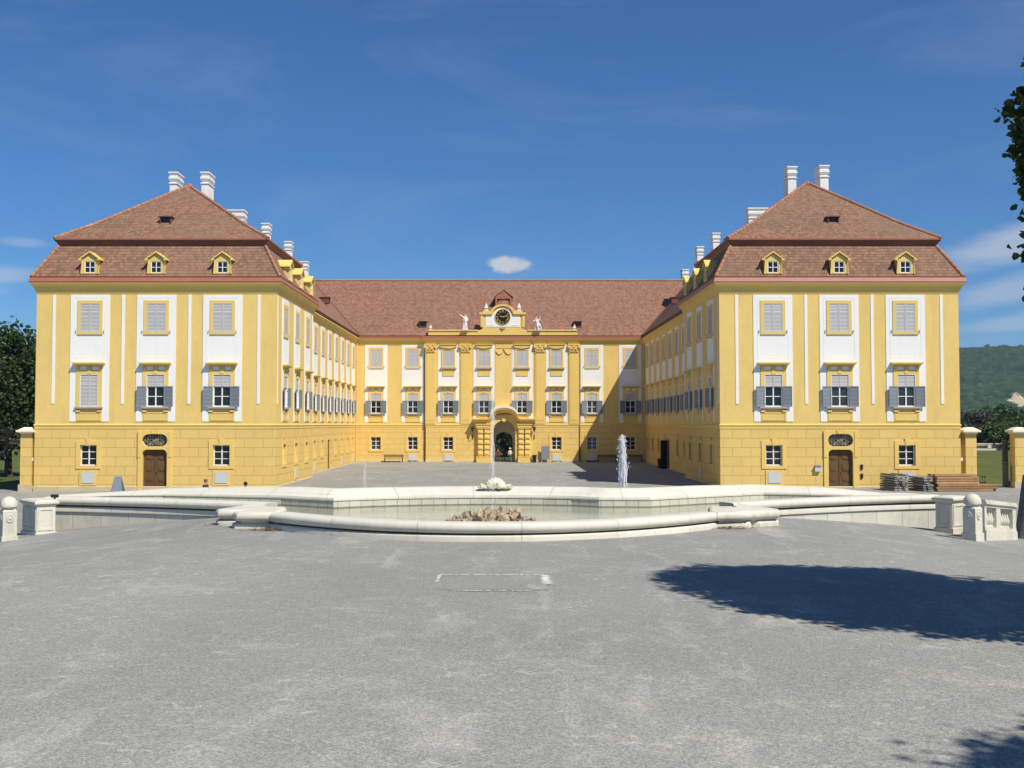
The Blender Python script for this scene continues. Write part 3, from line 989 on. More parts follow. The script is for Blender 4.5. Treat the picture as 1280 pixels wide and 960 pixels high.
def side_wing(par, xin, xout, inner):
    y0, y1 = 98.2, YC
    F = frame(xin, y0, 90) if inner > 0 else frame(xin, YB, -90)
    ys = [103.8, 108.15, 112.5, 116.9, 121.4, 125.8, 130.2]
    conv = (lambda y: y - y0) if inner > 0 else (lambda y: YB - y)
    bays = [conv(y) for y in ys]; L = YB - y0
    dy = 112.5 if inner > 0 else 114.4
    low = [conv(y) for y in ys if abs(y - dy) > 1.2 or inner < 0]
    if inner < 0: low = [conv(y) for y in ys if abs(y - dy) > 2.2]
    da = conv(dy)
    up, lo = holes_for(bays, low, sx=.88, open_doors=[(da - .75, da + .75, -1, 3.2)])
    mu = MB(); ml = MB(); mu2 = None
    wall_mesh(mu, F, 0, L, ZS, 14.95, up); wall_mesh(ml, F, 0, L, -.5, ZS, lo)
    Fo = frame(xout, YB, -90) if inner > 0 else frame(xout, y0, 90)
    wall_mesh(mu, Fo, 0, L, ZS, 14.95, []); wall_mesh(ml, Fo, 0, L, -.5, ZS, [])
    mu.build('upper_wall', M['yellow'], par); ml.build('ground_floor_wall', M['rust'], par)
    for b in bays:
        place('panel', par, F, b, sx=.80); place('upper', par, F, b, sx=.88); place('middle', par, F, b, sx=.88)
    for i, b in enumerate(low):
        place('low', par, F, b, sx=.88)
        if i in (0, 3, 5): place('plaque', par, F, b, sx=.9)
    mb = MB(); mb.M = F
    mb.box(da - .75, da + .75, .12, .2, -.5, 3.2); mb.box(da - .04, da + .04, .08, .119, -.4, 3.1)
    for s in (-1, 1):
        for z0, z1 in ((.15, .9), (1.1, 2.0), (2.2, 2.9)): mb.box(*sorted((da + s * .14, da + s * .62)), .09, .119, z0, z1)
    if inner < 0:
        mb.M = F @ Matrix.Translation((da - .72, 0, 0)) @ Matrix.Rotation(R(-62), 4, 'Z'); mb.box(0, .85, -.05, .0, -.1, 3.1)
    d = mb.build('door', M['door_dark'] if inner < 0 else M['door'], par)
    mb = MB(); mb.M = F; mb.lathe([(.035, 1.05), (.035, 1.15)], da + .1, .06, 8); mb.build('handle', M['iron'], d)
    path = [(xin, y0), (xin, YC)] if inner > 0 else [(xin, YC), (xin, y0)]
    # travel so that the court lies to the right
    path = path if inner > 0 else path
    for nm, prof, mt, sm in (('string_course', STR, 'yellow_trim', None), ('cornice', shift_prof(CORN, -.25), 'yellow_trim', 25), ('gutter', shift_prof(GUT2, -.45), 'metal_dark', 40), ('plinth', [(0, -.6), (.05, -.6), (.05, .1), (0, .14)], 'plinth', None)):
        mb = MB(); mb.sweep(prof, [(p[0], p[1]) for p in (path if inner > 0 else path)]); mb.build(nm, M[mt], par, smooth=sm)
    # roof
    k = 1 if inner > 0 else -1
    xe = xin + k * .42; xr = xin - k * 6.9; xo = xr - k * 7.4
    mb = MB()
    ye = YC - .42
    roof_quad(mb, [(xe, y0, EZ), (xe, ye, EZ), (xr, ye + 7.35, RZ), (xr, y0, RZ)], (0, 1, 0))
    roof_quad(mb, [(xo, y0, EZ), (xo, YB + .7, EZ), (xr, ye + 7.35, RZ), (xr, y0, RZ)], (0, 1, 0))
    roof_quad(mb, [(xo, YB + .7, EZ), (xe, YB + .7, EZ), (xr, ye + 7.35, RZ)], (1, 0, 0))
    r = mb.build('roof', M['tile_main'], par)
    mb = MB(); ridge_run(mb, (xr, y0, RZ), (xr, ye + 7.35, RZ)); mb.build('ridge_tiles', M['ridge'], r, smooth=40)
    # roof valley sheet
    mb = MB(); mb.tube([(xe, ye, EZ + .02), (xr, ye + 7.35, RZ + .02)], .10, 6); mb.build('valley_flashing', M['metal_dark'], r)
    for yb in (108.5, 122.5):
        z = EZ + 2.9; xx = xe - k * 2.7
        place('hatch', par, frame(xx + k * .6, yb, 90 * k), 0, z=z)
    # drain pipe in the corner
    mb = MB(); mb.tube([(xin + k * .12, YC - .25, 15.5), (xin + k * .12, YC - .25, -.1)], .075, 8); mb.build('drainpipe', M['yellow_trim'], par, smooth=60)
    return xr


xrl = side_wing(left, XL, -32.6, 1)
xrr = side_wing(right, XR, 32.1, -1)
mb = MB(); mb.box(23.3, 23.9, 126.4, 128, 20.2, 22.2); mb.box(23.0, 24.2, 126, 128.2, 22.2, 22.35)


def main_wing(par):
    F = frame(0, YC, 0); FR = frame(0, YC - .32, 0)
    rx0, rx1 = -9.55, 9.5
    side = [-15.8, -11.2, 11.2, 16.0]; cen = [-6.74, -2.30, 2.45, 6.75]
    sx = .93
    px = .2
    mu = MB(); ml = MB()
    up, lo = holes_for(side, side, sx=sx)
    for a, b in ((XL, rx0), (rx1, XR)):
        h = [q for q in up if a < q[0] < b]; g = [q for q in lo if a < q[0] < b]
        wall_mesh(mu, F, a, b, ZS, 14.95, h); wall_mesh(ml, F, a, b, -.3, ZS, g)
    up, lo = holes_for(cen, [-6.74, 6.75], sx=sx)
    ph = (px - 1.55, px + 1.55, -1, 5.6)
    wall_mesh(mu, FR, rx0, rx1, ZS, 14.95, up + [ph]); wall_mesh(ml, FR, rx0, rx1, -.3, ZS, lo + [ph])
    for x in (rx0, rx1):
        mu.quad((x, YC - .32, ZS), (x, YC, ZS), (x, YC, 14.95), (x, YC - .32, 14.95))
        ml.quad((x, YC - .32, -.3), (x, YC, -.3), (x, YC, ZS), (x, YC - .32, ZS))
    Fb = frame(0, YB, 180)
    bh = (-px - 1.3, -px + 1.3, -1, 4.4)
    wall_mesh(mu, Fb, -32, 32.6, ZS, 14.95, [bh]); wall_mesh(ml, Fb, -32, 32.6, -.3, ZS, [bh])
    mu.build('upper_wall', M['yellow'], par); ml.build('ground_floor_wall', M['rust'], par)
    for a in side:
        place('panel', par, F, a, sx=sx); place('upper', par, F, a, sx=sx); place('middle', par, F, a, sx=sx)
        place('low', par, F, a, sx=.96)
    for a in (-11.2, 11.2): place('plaque', par, F, a)
    for a in cen:
        place('panel', par, FR, a, sx=.87); place('centre', par, FR, a, sx=.93); place('middle', par, FR, a, sx=sx)
    for a in (-6.74, 6.75): place('low', par, FR, a, sx=.96); place('plaque', par, FR, a)
    path = [(XL, YC), (rx0, YC), (rx0, YC - .32), (rx1, YC - .32), (rx1, YC), (XR, YC)]
    pl = [(XL, YC), (rx0, YC), (rx0, YC - .32), (px - 3.55, YC - .32)]; pr = [(px + 3.55, YC - .32), (rx1, YC - .32), (rx1, YC), (XR, YC)]
    for pp in (pl, pr):
        mb = MB(); mb.sweep(STR, pp); mb.build('string_course', M['yellow_trim'], par)
        mb = MB(); mb.sweep([(0, -.4), (.05, -.4), (.05, .32), (0, .36)], pp); mb.build('plinth', M['plinth'], par)
    mb = MB(); mb.sweep(shift_prof(CORN, -.25), path); mb.build('cornice', M['yellow_trim'], par, smooth=25)
    mb = MB(); mb.sweep(shift_prof([(.38, 15.805), (.47, 15.805), (.47, 16.0), (.36, 16.05)], -.25), path); mb.build('eaves_flashing', M['metal_red'], par)
    mb = MB(); mb.sweep(shift_prof(GUT2, -.45), path); mb.build('gutter', M['metal_dark'], par, smooth=40)
    # roof
    ye = YC - .42
    mb = MB()
    roof_quad(mb, [(XL + .42, ye, EZ), (XR - .42, ye, EZ), (XR + 6.9, ye + 7.35, RZ), (XL - 6.9, ye + 7.35, RZ)], (1, 0, 0))
    roof_quad(mb, [(XL - 6.9, ye + 7.35, RZ), (XR + 6.9, ye + 7.35, RZ), (XR + .42, YB + .7, EZ), (XL - .42, YB + .7, EZ)], (1, 0, 0))
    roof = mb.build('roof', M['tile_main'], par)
    mb = MB(); ridge_run(mb, (XL - 6.9, ye + 7.35, RZ), (XR + 6.9, ye + 7.35, RZ)); mb.build('ridge_tiles', M['ridge'], roof, smooth=40)
    for x in (-10.0, 9.5): place('hatch', par, frame(x, ye + .95, 0), 0, z=17.12)
    # dormer behind the clock
    mb = MB(); x = .15; y = ye + 3.1; z0, z1 = 18.9, 21.2
    mb.box(x - 1.05, x - .8, y, y + 3.2, z0, z1); mb.box(x + .8, x + 1.05, y, y + 3.2, z0, z1)
    mb.box(x - .8, x + .8, y, y + .2, z1 - .35, z1)
    ar = [(x + .8 * math.cos(w), z1 - .95 + .6 * math.sin(w)) for w in [math.pi * k / 10 for k in range(11)]]
    mb.prism([(x - .8, z0), (x + .8, z0)] + ar, y + .12, y + .2, 1)
    mb.prism([(x - 1.05, z1 + .001), (x + 1.05, z1 + .001), (x, z1 + .74)], y, y + .2, 1)
    for q in (-1, 1):
        mb.add([(x + q * 1.2, y - .12, z1 - .1), (x, y - .05, z1 + .80), (x, y - .05, z1 + .87), (x + q * 1.2, y - .12, z1 - .02), (x + q * 1.2, y + 3.4, z1 - .1), (x, y + 3.4, z1 + .80), (x, y + 3.4, z1 + .87), (x + q * 1.2, y + 3.4, z1 - .02)],
               [(0, 1, 2, 3), (3, 2, 6, 7), (0, 4, 5, 1), (0, 3, 7, 4)], 1)
    mb.build('roof_dormer', [M['metal_red'], M['ridge']], par)
    # pilasters with capitals on the projecting centre
    for x in (-9.0, -4.62, 4.72, 8.95):
        mb = MB(); w = .62
        mb.M = FR
        mb.box(x - w, x + w, -.10, 0, 4.87, 13.75); mb.box(x - w + .14, x + w - .14, -.125, -.1005, 5.3, 13.5)
        p = mb.build('pilaster', M['yellow_trim'], par)
        mb = MB(); mb.M = FR
        mb.box(x - w - .05, x + w + .05, -.16, 0, 13.751, 13.83); mb.frustum(x, -.08, 13.831, 14.7, w - .04, .06, w + .1, .18)
        mb.box(x - w - .16, x + w + .16, -.30, 0, 14.701, 14.86)
        for s in (-1, 1):
            mb.tube([(x + s * (w + .02), -.12, 14.5), (x + s * (w + .02), -.36, 14.5)], .19, 10)
            mb.tube([(x + s * .22, -.12, 14.25), (x + s * .22, -.32, 14.25)], .13, 8)
        mb.tube([(x, -.12, 14.55), (x, -.34, 14.55)], .16, 8)
        for q in (-.36, 0, .36): mb.frustum(x + q, -.17, 13.84, 14.2, .12, .05, .08, .09)
        mb.build('capital', M['yellow_trim'], p, smooth=40)
    # swag over the portal
    mb = MB(); mb.M = FR
    mb.box(px - 1.02, px + 1.02, -.05, 0, 14.3, 14.86)
    for s in (-1, 1):
        mb.tube([(px + s * 1.0 * k / 8, -.07, 14.0 - .55 * math.sin(math.pi * k / 8) ** .8 + .25 * (1 - k / 8)) for k in range(9)], .06, 6)
    mb.tube([(px - 1.1, -.04, 6.9), (px - 1.1, -.04, 14.2)], .03, 4); mb.tube([(px + 1.1, -.04, 6.9), (px + 1.1, -.04, 14.2)], .03, 4)
    mb.build('garland_relief', M['yellow_trim'], par, smooth=50)
    # parapet and clock gable
    cx = .05; y0, y1 = YC - .72, YC - .25
    curve = [(2.95 - .5 * math.sin(t), 17.05 - .5 * math.cos(t)) for t in [math.pi / 2 * k / 6 for k in range(7)]]
    rightside = [(9.3, 15.92), (9.3, 16.55)] + [(2.95, 16.55)] + curve[1:] + [(2.45, 18.62), (2.45, 18.98), (1.36, 18.98)]
    arch = [(1.36 * math.cos(w), 18.98 + .78 * math.sin(w)) for w in [math.pi * k / 16 for k in range(1, 16)]]
    poly = [(cx + a, z) for a, z in rightside] + [(cx + a, z) for a, z in arch] + [(cx - a, z) for a, z in rightside[::-1]]
    mb = MB(); mb.prism(poly, y0, y1)
    # crowning moulding
    top = [(2.9, 18.75), (1.5, 18.75)] + [(1.5 * math.cos(w), 18.78 + 1.0 * math.sin(w)) for w in [math.pi * k / 16 for k in range(1, 16)]] + [(-1.5, 18.75), (-2.9, 18.75)]
    inn = [(2.9, 18.5), (1.3, 18.5)] + [(1.27 * math.cos(w), 18.53 + 1.03 * math.sin(w)) for w in [math.pi * k / 16 for k in range(1, 16)]] + [(-1.3, 18.5), (-2.9, 18.5)]
    for k in range(len(top) - 1):
        q = [top[k], top[k + 1], inn[k + 1], inn[k]]
        mb.prism([(cx + a, z) for a, z in q], y0 - .2, y0 - .001)
    for s in (-1, 1):
        mb.box(*sorted((cx + s * 2.42, cx + s * 2.75)), y0 - .09, y0 - .001, 16.9, 18.499)
    mb.sweep([(0, 16.40), (.1, 16.44), (.1, 16.58), (0, 16.6)], [(cx - 9.3, y0), (cx - 3.1, y0)]); mb.sweep([(0, 16.40), (.1, 16.44), (.1, 16.58), (0, 16.6)], [(cx + 3.1, y0), (cx + 9.3, y0)])
    gable = mb.build('clock_gable', M['yellow_trim'], par)
    mb = MB()
    wp = [(-2.15, 16.95), (2.15, 16.95), (2.15, 18.42), (1.15, 18.42)] + [(1.17 * math.cos(w), 18.3 + 1.1 * math.sin(w)) for w in [math.pi * k / 14 for k in range(1, 14)]] + [(-1.15, 18.42), (-2.15, 18.42)]
    mb.prism([(cx + a, z) for a, z in wp], y0 - .03, y0 - .0005)
    for s in (-1, 1): mb.box(*sorted((cx + s * 1.15, cx + s * 2.0)), y0 - .06, y0 - .031, 17.12, 17.2)
    mb.build('clock_panel', M['white'], gable)
    clock = thing('clock', (cx, y0 - .1, 18.2), 'round black clock with gilt numerals in the gable above the portal', 'clock')
    mb = MB(); circ = lambda r, n=28: [(cx + r * math.cos(2 * math.pi * k / n), 18.2 + r * math.sin(2 * math.pi * k / n)) for k in range(n)]
    mb.prism(circ(.92), y0 - .09, y0 - .04); mb.build('dial', M['clock'], clock)
    mb = MB()
    for k in range(28):
        w0, w1 = 2 * math.pi * k / 28, 2 * math.pi * (k + 1) / 28
        mb.prism([(cx + r * math.cos(w), 18.2 + r * math.sin(w)) for r, w in ((.92, w0), (.98, w0), (.98, w1), (.92, w1))], y0 - .12, y0 - .04)
    mb.build('rim', M['gold'], clock)
    roman = ['XII', 'I', 'II', 'III', 'IIII', 'V', 'VI', 'VII', 'VIII', 'IX', 'X', 'XI']
    mb = MB()
    for k, s in enumerate(roman):
        w = math.pi / 2 - 2 * math.pi * k / 12
        Mx = Matrix.Translation((cx + .70 * math.cos(w), y0 - .1, 18.2 + .70 * math.sin(w))) @ Matrix.Rotation(-(w - math.pi / 2), 4, 'Y')
        mb.M = Mx; adv = -.5 * .085 * (len(s) - 1)
        for ch in s:
            if ch == 'I': mb.box(adv - .017, adv + .017, -.008, .008, -.13, .13)
            elif ch == 'V':
                for q in (-1, 1): mb.prism([(adv + q * .055, .13), (adv + q * .025, .13), (adv - .012, -.13), (adv + .012, -.13)][::q], -.008, .008)
            else:
                for q in (-1, 1): mb.prism([(adv + q * .06, .13), (adv + q * .03, .13), (adv - q * .06, -.13), (adv - q * .03, -.13)], -.008 - .001 * q, .008)
            adv += .085
        mb.M = None
    mb.build('numerals', M['gold'], clock)
    for nm, L, w in (('hour_hand', .42, 2.9), ('minute_hand', .66, .25)):
        mb = MB(); d = Vector((math.cos(w), math.sin(w))); n = Vector((-d.y, d.x)) * .03
        q = [d * -.12 + n, d * L * .75 + n * 1.5, d * L, d * L * .75 - n * 1.5, d * -.12 - n]
        mb.prism([(cx + p.x, 18.2 + p.y) for p in q], y0 - .125 - (.01 if nm[0] == 'm' else 0), y0 - .115); mb.build(nm, M['gold'], clock)
    mb = MB(); mb.prism([(cx - .28, 16.72), (cx + .28, 16.72), (cx + .34, 16.88), (cx - .34, 16.88)], y0 - .12, y0 - .001)
    mb.lathe([(.03, 16.6), (.12, 16.66), (.05, 16.72)], cx, y0 - .1, 8); mb.build('cartouche', M['sill'], gable)
    # finials
    for x, z, s in ((cx - 2.05, 18.99, 1.0), (cx + 2.05, 18.99, 1.0), (cx - 9.0, 16.56, .75), (cx + 8.95, 16.56, .75)):
        mb = MB(); mb.box(x - .22 * s, x + .22 * s, YC - .7, YC - .7 + .44 * s, z, z + .18 * s); mb.lathe([(.12 * s, z + .181 * s), (.1 * s, z + .24 * s), (.22 * s, z + .34 * s)], x, YC - .7 + .22 * s, 8)
        mb.frustum(x, YC - .7 + .22 * s, z + .341 * s, z + .95 * s, .24 * s, .24 * s, .02, .02); mb.build('finial', M['statue'], gable)
    # portal
    yF = YC - .32
    mb = MB(); R0 = 1.4; sp = 3.88; yo = yF - .30; yi = yF + .3
    xs = [-R0 * math.cos(math.pi * k / 24) for k in range(25)]
    for a, b in zip(xs, xs[1:]):
        za, zb = sp + math.sqrt(max(0, R0 * R0 - a * a)), sp + math.sqrt(max(0, R0 * R0 - b * b))
        mb.quad((px + a, yo, za), (px + b, yo, zb), (px + b, yo, 5.75), (px + a, yo, 5.75)); mb.quad((px + a, yo, za), (px + b, yo, zb), (px + b, yi, zb), (px + a, yi, za))
    for s in (-1, 1):
        x0, x1 = sorted((px + s * R0, px + s * 1.72)); mb.box(x0, x1, yo, yi, -.2, 5.75)
        x0, x1 = sorted((px + s * 1.721, px + s * 3.5)); mb.box(x0, x1, yF - .16, yF, -.2, 5.0)
        mb.box(*sorted((px + s * 1.35, px + s * 1.8)), yo - .08, yo - .001, 3.78, 3.95)
    mb.prism([(px - .2, 5.15), (px + .2, 5.15), (px + .3, 5.95), (px - .3, 5.95)], yo - .14, yo - .001)
    mb.box(px - 1.6, px + 1.6, yo, yF, 5.751, 6.0)
    portal = mb.build('portal', M['yellow_trim'], par)
    for s in (-1, 1):
        for k in (0, 1):
            xc = px + s * (2.12 + k * .80)
            mb = MB(); mb.box(xc - .30, xc + .30, yF - .5, yF - .161, .86, 4.2)
            for q in range(5):
                z = 1.0 + q * .66; mb.frustum(xc, yF - .5, z, z + .02, .0, .0, .0, .0) if False else mb.add(
                    [(xc - .335, yF - .54, z), (xc + .335, yF - .54, z), (xc + .335, yF - .54, z + .42), (xc - .335, yF - .54, z + .42),
                     (xc - .20, yF - .61, z + .10), (xc + .20, yF - .61, z + .10), (xc + .20, yF - .61, z + .32), (xc - .20, yF - .61, z + .32),
                     (xc - .335, yF - .2, z), (xc + .335, yF - .2, z), (xc + .335, yF - .2, z + .42), (xc - .335, yF - .2, z + .42)],
                    [(0, 1, 5, 4), (1, 2, 6, 5), (2, 3, 7, 6), (3, 0, 4, 7), (4, 5, 6, 7), (0, 3, 11, 8), (1, 9, 10, 2), (0, 8, 9, 1), (3, 2, 10, 11)])
            mb.box(xc - .37, xc + .37, yF - .62, yF - .161, 4.201, 4.4)
            mb.build('portal_column', M['yellow_trim'], portal)
        mb = MB(); x0, x1 = sorted((px + s * 1.73, px + s * 3.42)); mb.box(x0, x1, yF - .78, yF - .161, -.2, .80); mb.box(x0 - .04, x1 + .04, yF - .82, yF - .161, .801, .855)
        mb.build('pedestal', M['yellow_trim'], portal)
        mb = MB(); mb.box(x0 - .05, x1 + .05, yF - .68, yF - .161, 4.401, 4.75); mb.box(x0 - .12, x1 + .12, yF - .76, yF - .161, 4.751, 4.965); mb.build('entablature', M['yellow_trim'], portal)
    # curved hood
    half = [(3.85, 5.42), (2.05, 5.42), (1.86, 5.5), (1.68, 5.74), (1.5, 6.08), (1.25, 6.36), (.9, 6.56), (.46, 6.68), (0, 6.72)]
    ctr = [(px - a, z) for a, z in half] + [(px + a, z) for a, z in half[-2::-1]]
    mb = MB(); mt = MB()
    for (a, za), (b, zb) in zip(ctr, ctr[1:]):
        mb.prism([(a, za - .02), (b, zb - .02), (b, zb + .14), (a, za + .14)], yF - 1.08, yF)
        mb.add([(a, yF - 1.06, za - .021), (b, yF - 1.06, zb - .021), (b, yF - .64, zb - .46), (a, yF - .64, za - .46), (a, yF, za - .46), (b, yF, zb - .46)], [(0, 1, 2, 3), (3, 2, 5, 4)])
        if abs((a + b) / 2 - px) < 1.6: mt.prism([(a, za + .141), (b, zb + .141), (b, zb + .44), (a, za + .50)], yF - 1.14, yF)
    mb.build('hood', M['yellow_trim'], portal); mt.build('hood_coping', M['cream'], portal)
    # passage through the building
    mb = MB()
    n = 20
    arc = [(px + 1.75 * math.cos(math.pi * k / n), 3.7 + 1.6 * math.sin(math.pi * k / n)) for k in range(n + 1)]
    sec = [(px + 1.75, -.1)] + arc + [(px - 1.75, -.1)]
    for (a, za), (b, zb) in zip(sec, sec[1:]): mb.quad((a, yi, za), (b, yi, zb), (b, YB, zb), (a, YB, za))
    # cross wall with the inner arch
    ym = 136.4; r1 = 1.12
    xs = [-1.75] + [-r1 * math.cos(math.pi * k / 16) for k in range(17)] + [1.75]
    for a, b in zip(xs, xs[1:]):
        za = -.1 if abs(a) > r1 + .01 else 2.75 + math.sqrt(max(0, r1 * r1 - a * a)); zb = -.1 if abs(b) > r1 + .01 else 2.75 + math.sqrt(max(0, r1 * r1 - b * b))
        if abs((a + b) / 2) > r1: mb.box(px + a, px + b, ym, ym + .5, -.1, 5.4)
        else:
            mb.quad((px + a, ym, za), (px + b, ym, zb), (px + b, ym, 5.4), (px + a, ym, 5.4)); mb.quad((px + a, ym, za), (px + b, ym, zb), (px + b, ym + .5, zb), (px + a, ym + .5, za))
    mb.build('passage', M['passage'], par)
    mb = MB()
    for k in range(13): mb.tube([(px - 1.1 + k * .183, ym + .6, 0), (px - 1.1 + k * .183, ym + .6, 3.8)], .018, 5)
    for z in (.3, 1.4, 2.7): mb.box(px - 1.12, px + 1.12, ym + .58, ym + .62, z, z + .06)
    mb.build('passage_gate', M['iron'], par)
    # drain pipes
    for x in (rx0 - .12, rx1 + .12):
        mb = MB(); mb.tube([(x, YC - .12, 4.6), (x, YC - .12, -.1)], .07, 8); mb.tube([(x, YC - .12, 15.4), (x, YC - .12, 4.62)], .065, 8); mb.build('drainpipe', M['pipe'], par, smooth=60)


main_wing(main)

# ------------------------------------------------------------------ fountain
ZR = E - 2.19          # top of rim
ZWAT = E - 2.45


def arc_pts(p, q, bulge, n=14):
    """points from p to q on a shallow arc bulging toward -y"""
    out = []
    for k in range(n + 1):
        t = k / n
        out.append((p[0] + (q[0] - p[0]) * t, p[1] + (q[1] - p[1]) * t - bulge * 4 * t * (1 - t)))
    return out


fountain = thing('fountain', (-.25, 28, E - 2.6), 'wide pale limestone basin fountain with rounded rim and sloping back wall', 'fountain')
TOR = [(-.44, ZR - .55), (-.44, ZR - .01), (-.42, ZR), (-.08, ZR)] + [(.02 + .115 * math.sin(w), ZR - .115 + .115 * math.cos(w)) for w in [math.pi * k / 10 for k in range(1, 11)]] + [(-.10, ZR - .24), (-.13, ZR - .26), (-.13, ZR - .34)]
FOOT = [(-.14, ZR - .29), (.02, ZR - .265), (.07, ZR - .275), (.10, ZR - .30), (.11, ZR - .34), (.11, ZR - .60), (-.14, ZR - .60)]
front = arc_pts((-5.65, 26.4), (5.25, 26.6), 2.85, 26)
sideL = arc_pts((-13.75, 32.1), (-6.5, 29.55), -.28, 14); sideR = arc_pts((6.35, 29.7), (13.5, 33.1), -.38, 14)
for nm, pth in (('front', front), ('left', sideL), ('right', sideR)):
    mb = MB(); mb.sweep(TOR, pth); mb.build('rim', M['coping'], fountain, smooth=32)
    if nm == 'front':
        mb = MB(); mb.sweep(FOOT, pth); mb.build('footing', M['coping'], fountain, smooth=32)
    else:
        mb = MB(); mb.sweep([(-.14, ZR - .29), (.0, ZR - .27), (.04, ZR - .285), (.055, ZR - .32), (.05, ZR - .42), (.0, ZR - .44)], pth); mb.build('footing', M['coping'], fountain, smooth=32)
        mb = MB(); mb.sweep([(.0, ZR - .441), (.0, ZR - 1.6), (-.2, ZR - 1.6)], pth); mb.build('retaining_wall', M['panelwall'], fountain)


def corner_block(pts, foot, dz=0.0):
    """flat-topped rim block: pts is its outline from left-back round the nose to right-back (x,y)"""
    mb = MB()
    mb.sweep([(-.10, ZR + dz)] + [(-.095 + .02 + .115 * math.sin(w), ZR + dz - .115 + .115 * math.cos(w)) for w in [math.pi * k / 10 for k in range(0, 11)]] + [(-.12, ZR + dz - .24), (-.15, ZR - .36)], pts, caps=False)
    n = len(pts)
    # top
    top = [v for i, v in enumerate(mb.v) if i % 13 == 0]
    m = len([1 for _ in range(1)])
    prof_n = len(mb.v) // n
    mb.add([mb.v[i * prof_n] for i in range(n)], [tuple(range(n))])
    o = mb.build('corner_block', M['pale'], fountain, smooth=32)
    mb = MB()
    mb.sweep([(-.3, ZR - .27)] + [(.0 + .07 * math.sin(w), ZR - .34 + .07 * math.cos(w)) for w in [math.pi / 2 * k / 5 for k in range(0, 6)]] + [(.07, ZR - .8), (-.3, ZR - .8)], foot)
    mb.add([mb.v[i * 9] for i in range(len(foot))], [tuple(range(len(foot)))])
    mb.build('footing', M['pale'], fountain, smooth=32)


corner_block([(-6.85, 29.45), (-7.38, 27.6), (-7.25, 27.35), (-6.75, 27.25), (-6.1, 28.2)], [(-6.9, 29.2), (-7.36, 27.75), (-7.25, 27.45), (-6.85, 27.35), (-6.7, 28.0)])
corner_block([(-6.45, 28.2), (-6.72, 26.72), (-6.55, 26.45), (-5.75, 26.35), (-5.62, 26.6), (-5.75, 28.3)], [(-6.5, 28.0), (-6.72, 26.85), (-6.6, 26.6), (-5.74, 26.5), (-5.66, 26.7), (-5.85, 27.6)], .004)
corner_block([(6.1, 28.3), (5.95, 27.0), (6.4, 26.95), (7.05, 27.3), (7.15, 27.6), (6.6, 29.6)], [(6.25, 28.0), (6.1, 27.2), (6.5, 27.1), (7.0, 27.4), (7.08, 27.65), (6.7, 29.0)])
corner_block([(5.5, 28.4), (5.22, 26.75), (5.35, 26.52), (6.15, 26.75), (6.3, 27.0), (6.15, 28.4)], [(5.5, 27.6), (5.2, 26.85), (5.33, 26.66), (6.15, 26.88), (6.25, 27.1), (6.1, 27.8)], .004)
# back wall with sloping coping
cen = [(-4.9, 31.0)] + [(-4.9 + 7.75 * k / 10, 31.05 + 1.05 * math.sin(math.pi * min(1, k / 10 * .98)) ** .8 + .5 * k / 10) for k in range(1, 10)] + [(2.85, 31.45)]
back = [(-13.7, 32.5), (-12.2, 33.25), (-10.6, 33.3), (-9.3, 32.95), (-6.65, 32.15)] + cen + [(4.35, 31.4), (6.3, 32.7), (8.3, 33.9), (10.15, 33.35), (12.1, 32.85), (13.5, 33.45)]


def back_top(p):
    t = abs(p.x + .1)
    return (E - 1.93) - .10 * sstep(7, 10.6, t) - .19 * sstep(10, 13.3, t)


ZB0 = E - 2.24


def zf(t, p):
    top = back_top(p); k = (top - ZB0) / .31
    return lambda o, z: ZB0 + (z - ZB0) * k if z > ZB0 else z


mb = MB(); mb.sweep([(0, E - 3.2), (0, ZB0 + .0)], back, caps=False); mb.build('back_wall', M['masonry'], fountain)
mb = MB()
mb.sweep([(0, ZB0 - .001), (.018, ZB0 + .001), (.02, ZB0 + .045), (-.015, ZB0 + .05), (-.02, ZB0 + .085), (-.05, ZB0 + .09), (-.10, ZB0 + .125), (-.22, ZB0 + .16), (-.23, ZB0 + .175), (-.5, ZB0 + .265), (-.52, ZB0 + .28), (-.75, ZB0 + .308), (-.86, ZB0 + .31), (-.93, ZB0 + .29), (-.96, ZB0 + .2), (-.96, -.3)], back, zf=zf)
mb.build('coping', M['coping'], fountain, smooth=30)
# the basin floor and its water
mb = MB(); wpts = [p for p in front] + [(6.6, 29.7)] + sideR[1:] + [(x, y + .05) for x, y in back[::-1]] + sideL[:-1] + [(-6.6, 29.5)]
mb.add([(x, y, ZWAT) for x, y in wpts], [tuple(range(len(wpts)))])
tag(mb.build('water', M['water']), kind='structure')

# tufa rocks in the basin


def rock_mesh(seed, sx, sy, sz, rough=.5):
    import bmesh
    bm = bmesh.new(); bmesh.ops.create_icosphere(bm, subdivisions=3, radius=1)
    for v in bm.verts:
        p = v.co.copy()
        d = 1 + rough * (mnoise.noise(p * 1.3 + Vector((seed, 0, 0))) + .6 * mnoise.noise(p * 3 + Vector((0, seed, 0))) + .35 * mnoise.noise(p * 7 + Vector((0, 0, seed))))
        v.co = Vector((p.x * sx * d, p.y * sy * d, p.z * sz * d))
    me = bpy.data.meshes.new('rock'); bm.to_mesh(me); bm.free()
    me.materials.append(M['rock'])
    return me


